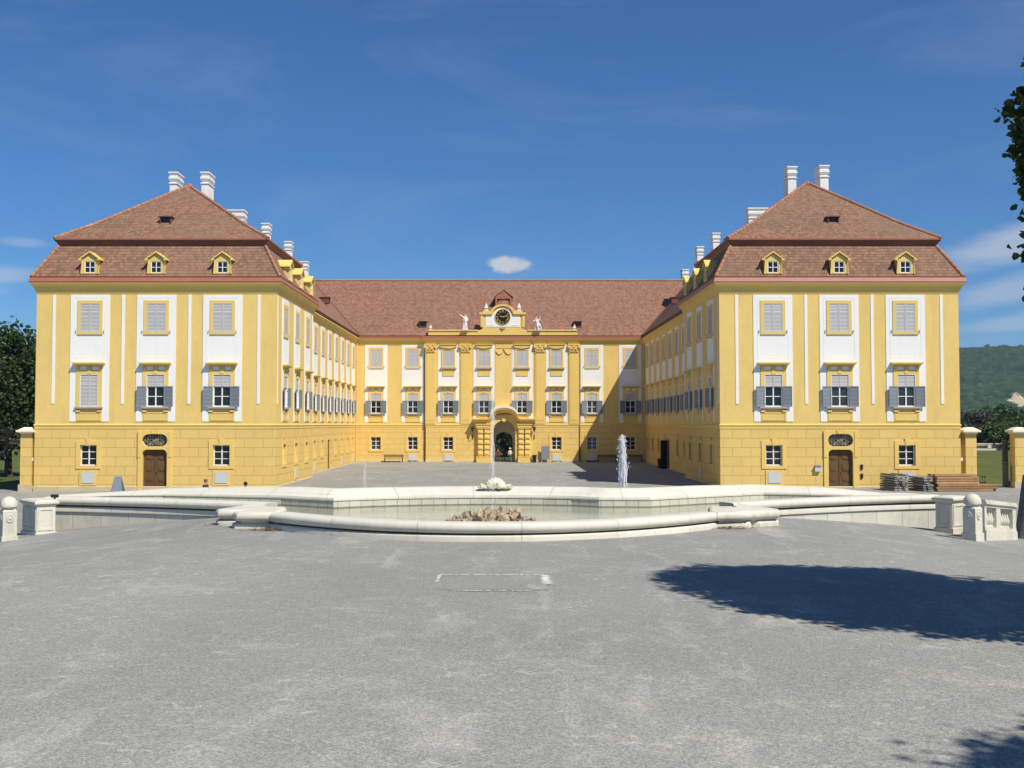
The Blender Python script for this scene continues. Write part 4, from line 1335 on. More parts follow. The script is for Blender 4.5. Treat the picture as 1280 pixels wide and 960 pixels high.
rocks = [(-1.05, 26.2, .2, .17, .11), (-.85, 26.5, .2, .2, .17), (-.62, 26.1, .26, .2, .22), (-.35, 26.4, .2, .2, .22), (-.1, 26.0, .2, .18, .33), (.12, 26.5, .18, .2, .26), (.3, 26.0, .3, .2, .26),
         (.45, 26.6, .16, .2, .32), (.72, 26.2, .2, .2, .22), (.95, 26.5, .16, .16, .3), (1.1, 26.0, .2, .2, .2), (1.3, 26.3, .22, .2, .12), (-.5, 26.8, .25, .25, .25), (.0, 26.9, .3, .2, .2), (.8, 26.8, .2, .2, .25)]
for k, (x, y, a, b, c) in enumerate(rocks):
    o = inst('rock', rock_mesh(k * 3.7 + 1, a, b, c, .8), None, Matrix.Translation((x * .84 - .40, y, ZWAT + c * .35)) @ Matrix.Diagonal((.76, .9, .78, 1)))
    tag(o, 'craggy brown tufa rock in the heap standing in the fountain water', 'rock', 'rocks heaped in the fountain')

# shell on the back wall
mb = MB()
sxc, syc, szc = -.22, 32.75, E - 1.96
for k in range(9):
    w = R(8 + 164 * k / 8); L = .27 + .06 * math.sin(w)
    tip = Vector((sxc + math.cos(w) * .36, syc - .02, szc + .03 + math.sin(w) * L)); base = Vector((sxc + math.cos(w) * .1, syc - .2, szc + .0))
    mid = base.lerp(tip, .6) + Vector((0, -.07, .03))
    mb.tube([base, base.lerp(mid, .5) + Vector((0, -.03, 0)), mid, mid.lerp(tip, .6), tip], [.04, .065, .085, .085, .06], 10)
mb.box(sxc - .3, sxc + .3, syc - .1, syc + .2, szc - .02, szc + .12)
mb.v = [((x - sxc) * .85 + sxc, (y - syc) * .85 + syc, (z - szc) * .82 + szc) for x, y, z in mb.v]
sh = mb.build('shell_ornament', M['shellstone'], loc=(sxc, syc, szc), smooth=60)
tag(sh, 'cream carved scallop shell on top of the fountain back wall', 'shell carving')
for s in (-1, 1):
    for dx, dz, r in ((.43, .04, .1), (.34, .1, .09)):
        pass
for s, dx, dz, r in ((-1, .42, .05, .09), (1, .42, .05, .09), (-1, .32, .03, .08), (1, .32, .03, .08)):
    me = rock_mesh(40 + s * dx, r * 1.2, r, r * .8); me.materials.clear(); me.materials.append(M['shellstone'])
    inst('scroll', me, sh, Matrix.Translation((sxc + s * dx, syc - .1, szc + dz)))


# water jets
def jet(x, y, z0, z1, label, splash, width, seed, core=.02, mt='jet'):
    r_ = random.Random(seed)
    t = thing('water_jet', (x, y, z0), label, 'water jet')
    H = z1 - z0
    mb = MB()
    pth = []; rr = []
    for k in range(40):
        q = k / 39
        pth.append((x + r_.gauss(0, .004 + .015 * q * q) * width, y + r_.gauss(0, .01 * q), z0 + H * q)); rr.append(core + width * .02 * q ** 3 * r_.uniform(.5, 1.6))
    mb.tube(pth, rr, 7); mb.build('column', M[mt], t, smooth=60)
    mb = MB()

    def drop(px, py, pz, s):
        st = 1 + 1.6 * r_.random()
        mb.add([(px + s, py, pz), (px - s, py, pz), (px, py + s, pz), (px, py - s, pz), (px, py, pz + s * st), (px, py, pz - s * st)],
               [(0, 2, 4), (2, 1, 4), (1, 3, 4), (3, 0, 4), (2, 0, 5), (1, 2, 5), (3, 1, 5), (0, 3, 5)])
    # head of the plume, and strands that break up on the way down
    for k in range(int(900 * splash)):
        q = 1 - r_.random() ** 1.6
        sp = width * (.055 + .05 * math.sin(math.pi * min(1, (1 - q) * 2.2)) ** 2)
        drop(x + r_.gauss(0, sp), y + r_.gauss(0, sp), z0 + H * q - (H * .05 * r_.random()), r_.uniform(.006, .022) * width ** .25)
    for k in range(int(22 * splash)):
        a = r_.uniform(0, 6.28); sp = width * r_.uniform(.08, .19); zt = z0 + H * r_.uniform(.82, .99); zb = z0 + H * r_.uniform(.3, .6)
        pp = []; rs = []
        for f in [i / 12 for i in range(13)]:
            pp.append((x + math.cos(a) * sp * f ** .6 + r_.gauss(0, .012), y + math.sin(a) * sp * f ** .6, zt + (zb - zt) * f * f)); rs.append(r_.uniform(.006, .026) * width ** .3)
        mb.tube(pp, rs, 5)
    for k in range(int(260 * splash)):
        a = r_.uniform(0, 6.28); f = r_.random(); sp = width * (.10 + .42 * f * r_.random())
        drop(x + math.cos(a) * sp, y + math.sin(a) * sp, z0 + H * .5 * (1 - f ** 1.5) * r_.uniform(.3, 1.15), r_.uniform(.008, .028) * width ** .25)
    mb.build('spray', M[mt], t)['kind'] = 'stuff'


jet(-.25, 27.2, ZWAT, E + .92, 'tall thin veil of water rising from the rock heap', .30, .42, 3, .012, 'jet_faint')
jet(5.05, 45.0, .25, E - .45, 'frothing white jet in front of the shaded right side of the court', 1.15, 1.3, 5, .03)
jet(-5.8, 45.0, .25, E - 1.62, 'faint low jet in front of the sunny left side of the court', .16, .5, 8, .012, 'jet_faint')


# ------------------------------------------------------------------ posts, piers, balustrade at the ends of the fountain
def domed_post(loc, label):
    t = thing('domed_post', loc, label, 'stone post', 'posts flanking the fountain', R(37))
    t.scale = (.86, .86, 1); W[t] = W[t] @ Matrix.Diagonal((.86, .86, 1, 1))
    x, y, z = loc; mb = MB(); mb.M = W[t]
    mb.frustum(0, 0, -.3, .07, .25, .25, .24, .24); mb.box(-.21, .21, -.21, .21, .07, .74)
    mb.frustum(0, 0, .741, .80, .21, .21, .15, .15); mb.M = None
    mb.build('shaft', M['pale'], t)
    mb = MB(); mb.M = W[t]
    mb.lathe([(.19, .80), (.205, .83), (.27, .86), (.275, .90), (.25, 1.0), (.18, 1.09), (.08, 1.13), (.02, 1.14)], 0, 0, 8, ph=math.pi / 8); mb.M = None
    mb.build('dome', M['pale'], t, smooth=50)
    for k in range(2):
        mb = MB(); mb.M = W[t] @ Matrix.Rotation(R(-90 * k), 4, 'Z') @ Matrix.Translation((0, -.21, .55)) @ Matrix.Rotation(R(90), 4, 'X')
        mb.lathe([(.115, 0), (.115, .02), (.09, .03), (.075, .015), (.05, .018), (.035, .035), (.01, .045)], 0, 0, 16); mb.M = None
        mb.build('rosette', M['pale'], t, smooth=35)
    return t


domed_post((-13.5, 29.2, E - 3.12), 'short white stone post with domed cap and rosette at the left picture edge')
domed_post((12.85, 29.2, E - 3.04), 'short white stone post with domed cap standing before the right balustrade')


def pier(loc, label, rz, hx, hy):
    t = thing('stone_pier', loc, label, 'stone pier', 'piers ending the fountain walls', rz)
    mb = MB(); mb.M = W[t]
    mb.box(-hx - .04, hx + .04, -hy - .04, hy + .04, -.4, .10); mb.box(-hx, hx, -hy, hy, .10, .84)
    ring(mb, -hx + .04, hx - .04, .16, .80, .06, -hy - .02, -hy - .0002)
    for q in (-hy + .04, hy - .10): mb.box(-hx - .02, -hx - .0002, q, q + .06, .16, .80)
    for z in (.16, .74): mb.box(-hx - .02, -hx - .0002, -hy + .10, hy - .10, z, z + .06)
    mb.build('shaft', M['pale'], t); mb = MB(); mb.M = W[t]
    mb.frustum(0, 0, .841, .92, hx, hy, hx + .07, hy + .07); mb.box(-hx - .08, hx + .08, -hy - .08, hy + .08, .921, .98); mb.frustum(0, 0, .981, 1.02, hx + .05, hy + .05, hx + .01, hy + .01); mb.M = None
    mb.build('cap', M['pale'], t)


pier((-13.45, 31.0, E - 3.2), 'square white pier ending the left fountain wall behind the domed post', R(41), .26, .62)
pier((13.3, 31.6, E - 3.15), 'square white pier ending the right fountain wall, with a post shadow on it', R(36), .42, .27)


def balustrade():
    t = thing('balustrade', (14, 30.4, E - 3.2), 'short curved white stone balustrade descending at the right end of the fountain', 'balustrade')
    a = Vector((13.25, 29.65)); b = Vector((15.1, 31.7)); d = (b - a); L = d.length; d.normalize(); ang = math.atan2(d.y, d.x)
    za, zb = E - 3.05, E - 3.30; sl = (zb - za) / L
    Mx = Matrix.Translation((a.x, a.y, za)) @ Matrix.Rotation(ang, 4, 'Z') @ Matrix(((1, 0, 0, 0), (0, 1, 0, 0), (sl, 0, 1, 0), (0, 0, 0, 1)))
    mb = MB(); mb.M = Mx; mb.box(0, L, -.17, .17, -.4, .12); mb.box(0, L, -.14, .14, .12, .2); mb.build('base', M['pale'], t)
    mb = MB(); mb.M = Mx; mb.box(0, L, -.14, .14, .76, .84); mb.box(0, L, -.19, .19, .841, .90); mb.box(0, L, -.16, .16, .901, .96); mb.build('rail', M['pale'], t)
    for x0, x1 in ((0, .16), (1.0, 1.35), (L - .3, L)):
        mb = MB(); mb.M = Mx; mb.box(x0, x1, -.13, .13, .2, .759); mb.build('panel', M['pale'], t)
    prof = [(.06, .2), (.06, .24), (.035, .27), (.07, .36), (.075, .42), (.05, .5), (.03, .6), (.03, .66), (.055, .70), (.06, .759)]
    for x in [.30, .52, .74, .92] + [1.5 + .21 * k for k in range(5)]:
        if x > L - .35: continue
        mb = MB(); mb.M = Mx; mb.lathe(prof, x, 0, 10); mb.build('baluster', M['pale'], t, smooth=40)


balustrade()
t = thing('floodlight', (-13.0, 31.0, E - 2.18), 'tiny black lamp on the left white pier', 'lamp')
mb = MB(); mb.lathe([(.03, E - 2.18), (.03, E - 2.12)], -13.0, 31.0, 8); mb.tube([(-13.1, 31, E - 2.09), (-12.9, 31, E - 2.09)], .05, 8); mb.build('lamp_head', M['iron'], t)

# dry leaves caught at the corner blocks
mb = MB(); rl = random.Random(2)
for cx, cy, n in ((-5.75, 26.1, 170), (5.7, 26.5, 150), (-7.2, 27.5, 40)):
    for k in range(n):
        x = cx + rl.gauss(0, .28); y = cy + rl.gauss(0, .12); z = terrace(x, y) + rl.uniform(.01, .04); a = rl.uniform(0, 6.28); r_ = rl.uniform(.015, .04)
        mb.add([(x + r_ * math.cos(a + q), y + r_ * math.sin(a + q), z + rl.uniform(0, .02)) for q in (0, 1.5, 3.1, 4.6)], [(0, 1, 2, 3)])
tag(mb.build('leaf_litter', weathered('dry_leaves', (.20, .10, .05), .9, .4, 5, 20, 0)), kind='stuff')

# inspection cover in the gravel
gz = terrace(0, 17.5) + .006
cov = thing('inspection_cover', (-.15, 17.5, gz), 'square gravel covered lid with broken white cement edges set in the forecourt', 'ground cover')
mb = MB(); mb.quad((-1.02, 16.75, gz), (.72, 16.75, gz), (.72, 18.35, gz), (-1.02, 18.35, gz)); mb.build('slab', M['gravel'], cov)
rc = random.Random(4); strip = {}; gi = 0
for x0, x1, y0, y1, gap in ((-1.08, .72, 18.36, 18.46, .35), (-.75, .45, 16.62, 16.72, .9), (-1.13, -1.03, 17.6, 18.35, .4), (.60, .86, 17.3, 18.35, .5)):
    hor = (x1 - x0) > (y1 - y0); n = 40
    for k in range(n):
        if rc.random() < gap * .45: gi += 1; continue
        a = k / n; b_ = (k + 1) / n; w0 = rc.uniform(0, .45); w1 = rc.uniform(.55, 1)
        if hor: q = [(x0 + (x1 - x0) * a, y0 + (y1 - y0) * w0), (x0 + (x1 - x0) * b_, y0 + (y1 - y0) * rc.uniform(0, .4)), (x0 + (x1 - x0) * b_, y0 + (y1 - y0) * rc.uniform(.6, 1)), (x0 + (x1 - x0) * a, y0 + (y1 - y0) * w1)]
        else: q = [(x0 + (x1 - x0) * w0, y0 + (y1 - y0) * a), (x0 + (x1 - x0) * w1, y0 + (y1 - y0) * a), (x0 + (x1 - x0) * rc.uniform(.6, 1), y0 + (y1 - y0) * b_), (x0 + (x1 - x0) * rc.uniform(0, .4), y0 + (y1 - y0) * b_)]
        strip.setdefault((x0, gi), MB()).add([(x, y, gz + .004) for x, y in q], [(0, 1, 2, 3)])
for mb in strip.values(): mb.build('cement_edge', M['sand'], cov)


# ------------------------------------------------------------------ gates, benches, lamps, bins, signs, timber
def gate_pillar(loc, h, label, side, with_wall):
    t = thing('gate_pillar', loc, label, 'gate pillar', 'yellow gate pillars')
    x, y, z = loc; mb = MB()
    mb.box(x - .42, x + .42, y - .42, y + .42, z + .6, z + h)
    mb.build('shaft', M['rust'], t)
    mb = MB(); mb.box(x - .52, x + .52, y - .52, y + .52, z - .3, z + .599); mb.build('base', M['plinth'], t)
    mb = MB(); mb.box(x - .5, x + .5, y - .5, y + .5, z + h, z + h + .12); mb.box(x - .68, x + .68, y - .68, y + .68, z + h + .121, z + h + .28)
    mb.frustum(x, y, z + h + .281, z + h + .5, .6, .6, .25, .25); mb.build('cap', M['cream'], t)
    if with_wall:
        s = side; mb = MB(); x0, x1 = sorted((x + s * .42, x + s * with_wall)); mb.box(x0, x1, y - .1, y + .3, z - .3, z + h - 1.9)
        poly = [(x + s * .42, z + h - 1.9), (x + s * with_wall, z + h - 1.9), (x + s * with_wall, z + h - 1.5), (x + s * (with_wall * .75), z + h - .7), (x + s * .42, z + h - .2)]
        mb.prism(poly, y - .1, y + .3); mb.build('wing_wall', M['yellow_trim'], t)
        mb = MB(); mb.box(x0, x1, y - .25, y - .101, z + h - 2.1, z + h - 1.85); mb.build('scroll', M['cream'], t)


gate_pillar((-36.75, 82.6, -.4), 4.5, 'yellow gate pillar with white cap at the left palace corner', 1, .65)
gate_pillar((36.15, 82.6, -.2), 4.3, 'yellow gate pillar with white cap touching the right palace corner', -1, .8)
gate_pillar((40.1, 82.9, -.2), 4.3, 'free standing yellow gate pillar with white cap at the right picture edge', 1, 1.2)
t = thing('iron_gate', (39.5, 83, -.2), 'black wrought iron gate leaf standing open beside the right gate pillar', 'gate')
mb = MB()
for k in range(9):
    y = 83.1 + k * .26; xg = 39.40 + k * .07; mb.tube([(xg, y, -.1), (xg, y, 3.6)], .025, 5)
for z in (.1, 1.6, 1.8, 3.5): mb.tube([(39.40, 83.1, z), (39.96, 85.2, z)], .05, 6)
mb.build('bars', M['iron'], t)
mb = MB(); mb.M = Matrix.Translation((39.68, 84.15, 0)) @ Matrix.Rotation(-math.atan2(.56, 2.1), 4, 'Z'); mb.box(-.02, .02, -1.05, 1.05, .15, 1.55); mb.build('lower_panel', M['iron'], t)
t = thing('iron_fence', (36.9, 86, -.45), 'low black iron railing on the lawn beyond the gate', 'fence')
mb = MB()
for k in range(12): mb.tube([(36.7 + k * .2, 86, -.5), (36.7 + k * .2, 86, .75)], .02, 5)
mb.box(36.6, 39.0, 85.98, 86.02, .1, .15); mb.box(36.6, 39.0, 85.98, 86.02, .55, .6); mb.build('bars', M['iron'], t)


def bench(loc, label, rz=0):
    t = thing('bench', loc, label, 'bench', 'benches along the palace wall', rz)
    mb = MB(); mb.M = W[t]
    for k in range(3): mb.box(-1.2, 1.2, -.5 + k * .16, -.37 + k * .16, .42, .46)
    mb.build('seat', M['bench'], t)
    mb = MB(); mb.M = W[t]
    for z in (.62, .82): mb.box(-1.2, 1.2, -.06, -.02, z, z + .12)
    mb.build('backrest', M['bench'], t)
    for s in (-1, 1):
        mb = MB(); mb.M = W[t]
        mb.box(s * 1.1 - .04, s * 1.1 + .04, -.52, -.46, 0, .419); mb.box(s * 1.1 - .04, s * 1.1 + .04, -.019, .04, 0, .95); mb.box(s * 1.1 - .04, s * 1.1 + .04, -.459, -.02, .36, .419)
        mb.build('leg', M['iron'], t)


gb = .10
bench((-13.5, 132.5, gb), 'sunlit slatted bench against the central palace wall, left of the portal')
bench((13.0, 132.5, gb), 'shaded bench under a ground floor window, nearer the portal of the two right benches')
bench((16.2, 132.5, gb), 'shaded bench closest to the right inner corner of the courtyard')


def lantern(loc, label):
    t = thing('wall_lantern', loc, label, 'wall lamp', 'lanterns beside the portal')
    x, y, z = loc; mb = MB()
    mb.tube([(x, y, z - .9), (x, y - .25, z - .8), (x, y - .48, z - .45), (x, y - .5, z - .1)], .03, 6); mb.box(x - .06, x + .06, y - .03, y, z - 1.05, z - .5)
    mb.build('bracket', M['iron'], t)
    mb = MB(); mb.lathe([(.08, z - .1), (.2, z + .35), (.24, z + .37), (.1, z + .52), (.03, z + .62)], x, y - .5, 6); mb.build('lamp_head', M['iron'], t)


lantern((-3.72, YC - .33, 4.0), 'black iron wall lantern on the left side of the portal')
lantern((3.95, YC - .33, 4.0), 'black iron wall lantern on the right side of the portal')


def litter_bin(loc, label, h):
    t = thing('litter_bin', loc, label, 'bin', 'black litter bins')
    x, y, z = loc; mb = MB(); mb.frustum(x, y, z, z + h, .22, .22, .27, .27); mb.build('body', M['bin'], t)
    mb = MB(); mb.box(x - .3, x + .3, y - .3, y + .3, z + h + .001, z + h + .07); mb.build('lid', M['bin'], t)


litter_bin((3.95, 131.9, .1), 'black litter bin at the right foot of the portal', .85)
litter_bin((17.2, 116.2, .02), 'black litter bin beside the dark door in the shaded wing', 1.0)
t = thing('info_board', (5.35, 132.2, .1), 'tall grey information board on two legs right of the portal', 'sign')
mb = MB(); mb.box(4.85, 5.85, 132.2, 132.26, .45, 2.1); mb.build('panel', M['board'], t)
for x in (4.88, 5.82):
    mb = MB(); mb.box(x - .04, x + .04, 132.261, 132.33, .05, 2.1); mb.build('leg', M['sill'], t)
t = thing('sandwich_board', (-28.9, 80.2, -.3), 'grey folding sandwich board standing left of the left wing door', 'sign')
for s in (-1, 1):
    mb = MB(); y = 80.2
    mb.add([(-29.35, y + s * .38, -.32), (-28.45, y + s * .38, -.32), (-28.65, y + s * .03, .92), (-29.15, y + s * .03, .92),
            (-29.35, y + s * .34, -.32), (-28.45, y + s * .34, -.32), (-28.65, y - s * .0, .92), (-29.15, y - s * .0, .92)],
           [(0, 1, 2, 3), (4, 7, 6, 5), (0, 3, 7, 4), (1, 5, 6, 2), (3, 2, 6, 7), (0, 4, 5, 1)]); mb.build('panel', M['board'], t)
t = thing('letter_box', (24.25, 82.1, 1.3), 'small grey letter box on the wall left of the right wing door', 'letter box')
mb = MB(); mb.box(24.05, 24.5, 82.0, 82.2, 1.2, 1.6); mb.build('case', M['marble'], t); mb = MB(); mb.frustum(24.275, 82.08, 1.601, 1.68, .26, .14, .2, .1); mb.build('lid', M['iron'], t)
for z, l in ((1.55, 'small black bell plate right of the right wing door, the upper one'), (.85, 'small black bell plate right of the right wing door, the lower one')):
    mb = MB(); mb.box(27.6, 27.78, 82.12, 82.2, z - .18, z + .18); mb.lathe([(.03, z - .03), (.03, z + .03)], 27.69, 82.11, 8)
    tag(mb.build('bell_plate', M['iron'], loc=(27.69, 82.2, z)), l, 'bell plate', 'bell plates by the right door')


for k_ in ('plank_new', 'plank_old'):
    t = NT(M[k_].node_tree); b_ = t.n['Principled BSDF']; src = b_.inputs['Base Color'].links[0].from_socket
    oi = t.new('ShaderNodeObjectInfo').outputs['Random']; vm = t.new('ShaderNodeVectorMath', operation='SCALE'); t.l.new(src, vm.inputs[0]); t.l.new(t.remap(oi, 0, 1, .62, 1.3), vm.inputs['Scale']); t.l.new(vm.outputs[0], b_.inputs['Base Color'])


def plank_mesh(L, w, h, mat):
    mb = MB(); e = .012
    mb.add([(-L / 2, -w / 2 + e, 0), (L / 2, -w / 2 + e, 0), (L / 2, w / 2 - e, 0), (-L / 2, w / 2 - e, 0), (-L / 2, -w / 2, e), (L / 2, -w / 2, e), (L / 2, w / 2, e), (-L / 2, w / 2, e),
            (-L / 2, -w / 2, h - e), (L / 2, -w / 2, h - e), (L / 2, w / 2, h - e), (-L / 2, w / 2, h - e), (-L / 2, -w / 2 + e, h), (L / 2, -w / 2 + e, h), (L / 2, w / 2 - e, h), (-L / 2, w / 2 - e, h)],
           [(3, 2, 1, 0), (0, 1, 5, 4), (1, 2, 6, 5), (2, 3, 7, 6), (3, 0, 4, 7), (4, 5, 9, 8), (5, 6, 10, 9), (6, 7, 11, 10), (7, 4, 8, 11), (8, 9, 13, 12), (9, 10, 14, 13), (10, 11, 15, 14), (11, 8, 12, 15), (12, 13, 14, 15)])
    return mb.mesh('plank', mat)


def bundle(cx, cy, z0, rz, nx, nz, L, w, h, mat, label, jit=.08, gap=.035):
    me = plank_mesh(L, w, h, mat)
    rb = random.Random(cx)
    for k in range(nz):
        for i in range(nx):
            if k == nz - 1 and rb.random() < .3: continue
            Mw = Matrix.Translation((cx, cy, 0)) @ Matrix.Rotation(rz, 4, 'Z') @ Matrix.Translation((rb.gauss(0, jit), (i - (nx - 1) / 2) * (w + .012), z0 + k * (h + gap))) @ Matrix.Rotation(rb.gauss(0, .004), 4, 'Z')
            o = inst('plank', me, None, Mw)
            tag(o, label, 'plank', label.split(' lying')[0] + ' pile')


bundle(29.35, 80.0, -.08, R(96), 4, 7, 2.4, .26, .13, M['plank_old'], 'grey weathered plank lying in the left timber pile before the right wing', gap=.05)
bundle(31.15, 79.5, -.08, R(96), 3, 6, 2.4, .24, .13, M['plank_old'], 'dark grey plank lying in the smaller pile between the other timber', gap=.05)
bundle(33.35, 78.9, -.08, R(4), 5, 7, 3.2, .28, .15, M['plank_new'], 'reddish brown plank lying in the long timber pile before the right wing', .10, gap=.03)
bundle(35.0, 79.1, -.08, R(2), 4, 3, 2.9, .28, .15, M['plank_new'], 'brown plank lying in the low timber pile by the gate pillar', .2, gap=.02)


# ------------------------------------------------------------------ people and statues
def skin_mesh(name, verts, edges, radii, root=0, sub=1):
    me = bpy.data.meshes.new('tmp'); me.from_pydata(verts, edges, [])
    o = bpy.data.objects.new('tmp', me); COL.objects.link(o)
    md = o.modifiers.new('s', 'SKIN'); md.use_smooth_shade = True
    for i, sv in enumerate(me.skin_vertices[0].data):
        r = radii[i]; sv.radius = r if isinstance(r, tuple) else (r, r); sv.use_root = (i == root)
    s = o.modifiers.new('d', 'SUBSURF'); s.levels = sub; s.render_levels = sub
    dg = bpy.context.evaluated_depsgraph_get(); dg.update()
    out = bpy.data.meshes.new_from_object(o.evaluated_get(dg)); out.name = name
    bpy.data.objects.remove(o); bpy.data.meshes.remove(me)
    return out


def figure_data(pose):
    """skeleton positions for a 1.72 m person facing -y"""
    P0 = dict(pel=(0, 0, .95), wai=(0, 0, 1.12), che=(0, 0, 1.32), nec=(0, .01, 1.46), hd0=(0, -.01, 1.56), hd1=(0, -.01, 1.66),
              ls=(.17, .01, 1.40), le=(.23, .03, 1.12), lw=(.25, -.04, .88), lh=(.25, -.06, .80), rs=(-.17, .01, 1.40), re=(-.23, .03, 1.12), rw=(-.25, -.04, .88), rh=(-.25, -.06, .80),
              lt=(.09, 0, .88), lk=(.10, -.01, .50), la=(.10, .03, .09), lf=(.11, -.12, .035), rt=(-.09, 0, .88), rk=(-.10, -.01, .50), ra=(-.10, .03, .09), rf=(-.11, -.12, .035))
    P0.update(pose)
    order = list(P0)
    ed = ['pel-wai', 'wai-che', 'che-nec', 'nec-hd0', 'hd0-hd1', 'che-ls', 'ls-le', 'le-lw', 'lw-lh', 'che-rs', 'rs-re', 're-rw', 'rw-rh', 'pel-lt', 'lt-lk', 'lk-la', 'la-lf', 'pel-rt', 'rt-rk', 'rk-ra', 'ra-rf']
    rad = dict(pel=(.15, .11), wai=(.135, .10), che=(.165, .115), nec=.055, hd0=(.075, .085), hd1=(.08, .095), ls=.062, le=.045, lw=.032, lh=(.04, .025), rs=.062, re=.045, rw=.032, rh=(.04, .025),
               lt=.085, lk=.06, la=.045, lf=.04, rt=.085, rk=.06, ra=.045, rf=.04)
    return order, [P0[k] for k in order], [tuple(order.index(x) for x in e.split('-')) for e in ed], [rad[k] for k in order]


def person(loc, rz, label, top, low, hair, pose={}, hat=None, bag=None):
    t = thing('person', loc, label, 'person', None, rz)
    order, v, e, r = figure_data(pose)
    me = skin_mesh('body', v, e, r)
    for m in (M['skin'], top, low, M['hair']): me.materials.append(m)
    for p in me.polygons:
        c = p.center
        if c.z < .07: p.material_index = 3
        elif c.z < .98 and abs(c.x) < .21: p.material_index = 2
        elif c.z < 1.45 and not (c.z < 1.12 and abs(c.x) > .2): p.material_index = 1
    o = bpy.data.objects.new('body', me); COL.objects.link(o); o.parent = t; W[o] = W[t].copy()
    mb = MB(); hx, hy, hz = v[order.index('hd1')]; mb.M = W[t]
    mb.lathe([(.094, hz - .05), (.106, hz + .0), (.10, hz + .07), (.07, hz + .115), (.02, hz + .13)], hx, hy + .022, 12)
    mb.build('hair', hair, t, smooth=60)
    if hat:
        mb = MB(); mb.M = W[t]; mb.lathe([(.19, hz + .035), (.19, hz + .05), (.115, hz + .052), (.11, hz + .14), (.03, hz + .155)], hx, hy + .01, 14); mb.build('hat', hat, t, smooth=40)
    if bag:
        mb = MB(); mb.M = W[t]; mb.frustum(0, .2, 1.02, 1.42, .14, .09, .12, .06); mb.build('backpack', bag, t)


walk = dict(lk=(.10, -.12, .52), la=(.10, -.14, .10), lf=(.11, -.28, .05), rk=(-.10, .04, .50), ra=(-.10, .24, .13), rf=(-.11, .12, .04), lw=(.26, .12, .9), lh=(.26, .14, .82), rw=(-.26, -.18, .92), rh=(-.26, -.23, .86))
person((-.55, 133.3, .1), R(180), 'person in wine red clothes standing in the archway on the left', M['cloth_wine'], M['cloth_wine'], M['hair'])
person((.15, 134.2, .1), R(200), 'person in black in the middle of the archway', M['cloth_dark'], M['cloth_dark'], M['hair'], walk)
person((.95, 132.0, .1), R(185), 'person in pale yellow shirt and white hat walking into the archway', M['cloth_yellow'], M['cloth_blue'], M['blond'], walk, M['cloth_white'])
person((-17.1, 61.5, -.1), R(60), 'light haired person in dark top behind the fountain wall', M['cloth_dark'], M['cloth_dark'], M['blond'])
person((-14.1, 58.6, -.1), R(170), 'person with black hair of whom only the head shows above the fountain wall', M['cloth_dark'], M['cloth_blue'], M['hair'])


def statue(loc, rz, label, pose, sc):
    t = thing('statue', loc, label, 'statue', 'statues on the parapet', rz)
    order, v, e, r = figure_data(pose)
    r = [tuple(x * 1.3 for x in q) if isinstance(q, tuple) else q * 1.45 for q in r]
    me = skin_mesh('figure', v, e, r); me.materials.append(M['statue']); me.transform(Matrix.Scale(sc, 4))
    o = bpy.data.objects.new('figure', me); COL.objects.link(o); o.parent = t; W[o] = W[t].copy()
    mb = MB(); mb.M = W[t] @ Matrix.Scale(sc, 4)
    n = 18; prof = [(.26, .02), (.25, .25), (.2, .6), (.19, .95), (.22, 1.1), (.12, 1.3)]
    pts = []; fs = []
    for i, (rr, z) in enumerate(prof):
        for k in range(n):
            w = 6.283 * k / n; q = rr * (1 + .22 * math.sin(5 * w + i * .9) + .1 * math.sin(9 * w - i))
            hip = pose.get('pel', (0, 0, .95)); f = min(1, z / .95)
            pts.append((hip[0] * f + q * math.cos(w), hip[1] * f + q * .8 * math.sin(w), z * hip[2] / .95))
    for i in range(len(prof) - 1):
        for k in range(n): fs.append((i * n + k, i * n + (k + 1) % n, (i + 1) * n + (k + 1) % n, (i + 1) * n + k))
    mb.add(pts, fs); mb.build('drapery', M['statue'], t, smooth=60)
    mb = MB(); mb.M = W[t] @ Matrix.Scale(sc, 4); mb.box(-.36, .36, -.28, .28, -.02, .06); mb.build('plinth', M['statue'], t)


statue((-4.65, YC - .75, 16.5), 0, 'white statue with one arm raised on the parapet left of the clock',
       dict(re=(-.38, -.05, 1.52), rw=(-.56, -.1, 1.68), rh=(-.64, -.12, 1.74), le=(.3, .0, 1.16), lw=(.2, -.14, .98), lh=(.14, -.18, .95), lk=(.16, -.14, .5), hd0=(.03, -.02, 1.56), hd1=(.04, -.03, 1.66)), 1.18)
statue((4.35, YC - .75, 16.5), 0, 'white seated statue leaning over the parapet right of the clock',
       dict(pel=(.05, .02, .62), wai=(0, 0, .8), che=(-.05, 0, 1.0), nec=(-.08, .0, 1.15), hd0=(-.09, -.02, 1.25), hd1=(-.1, -.03, 1.35), ls=(.12, .01, 1.08), le=(.3, -.02, 1.05), lw=(.25, -.08, 1.28), lh=(.22, -.1, 1.34),
            rs=(-.22, .01, 1.08), re=(-.4, -.03, .9), rw=(-.45, -.1, 1.0), rh=(-.46, -.12, 1.05), lt=(.14, -.03, .58), lk=(.3, -.25, .5), la=(.4, -.2, .12), lf=(.45, -.3, .05), rt=(-.04, -.03, .58), rk=(.06, -.32, .38), ra=(.05, -.34, -.05), rf=(.05, -.42, -.1)), 1.2)


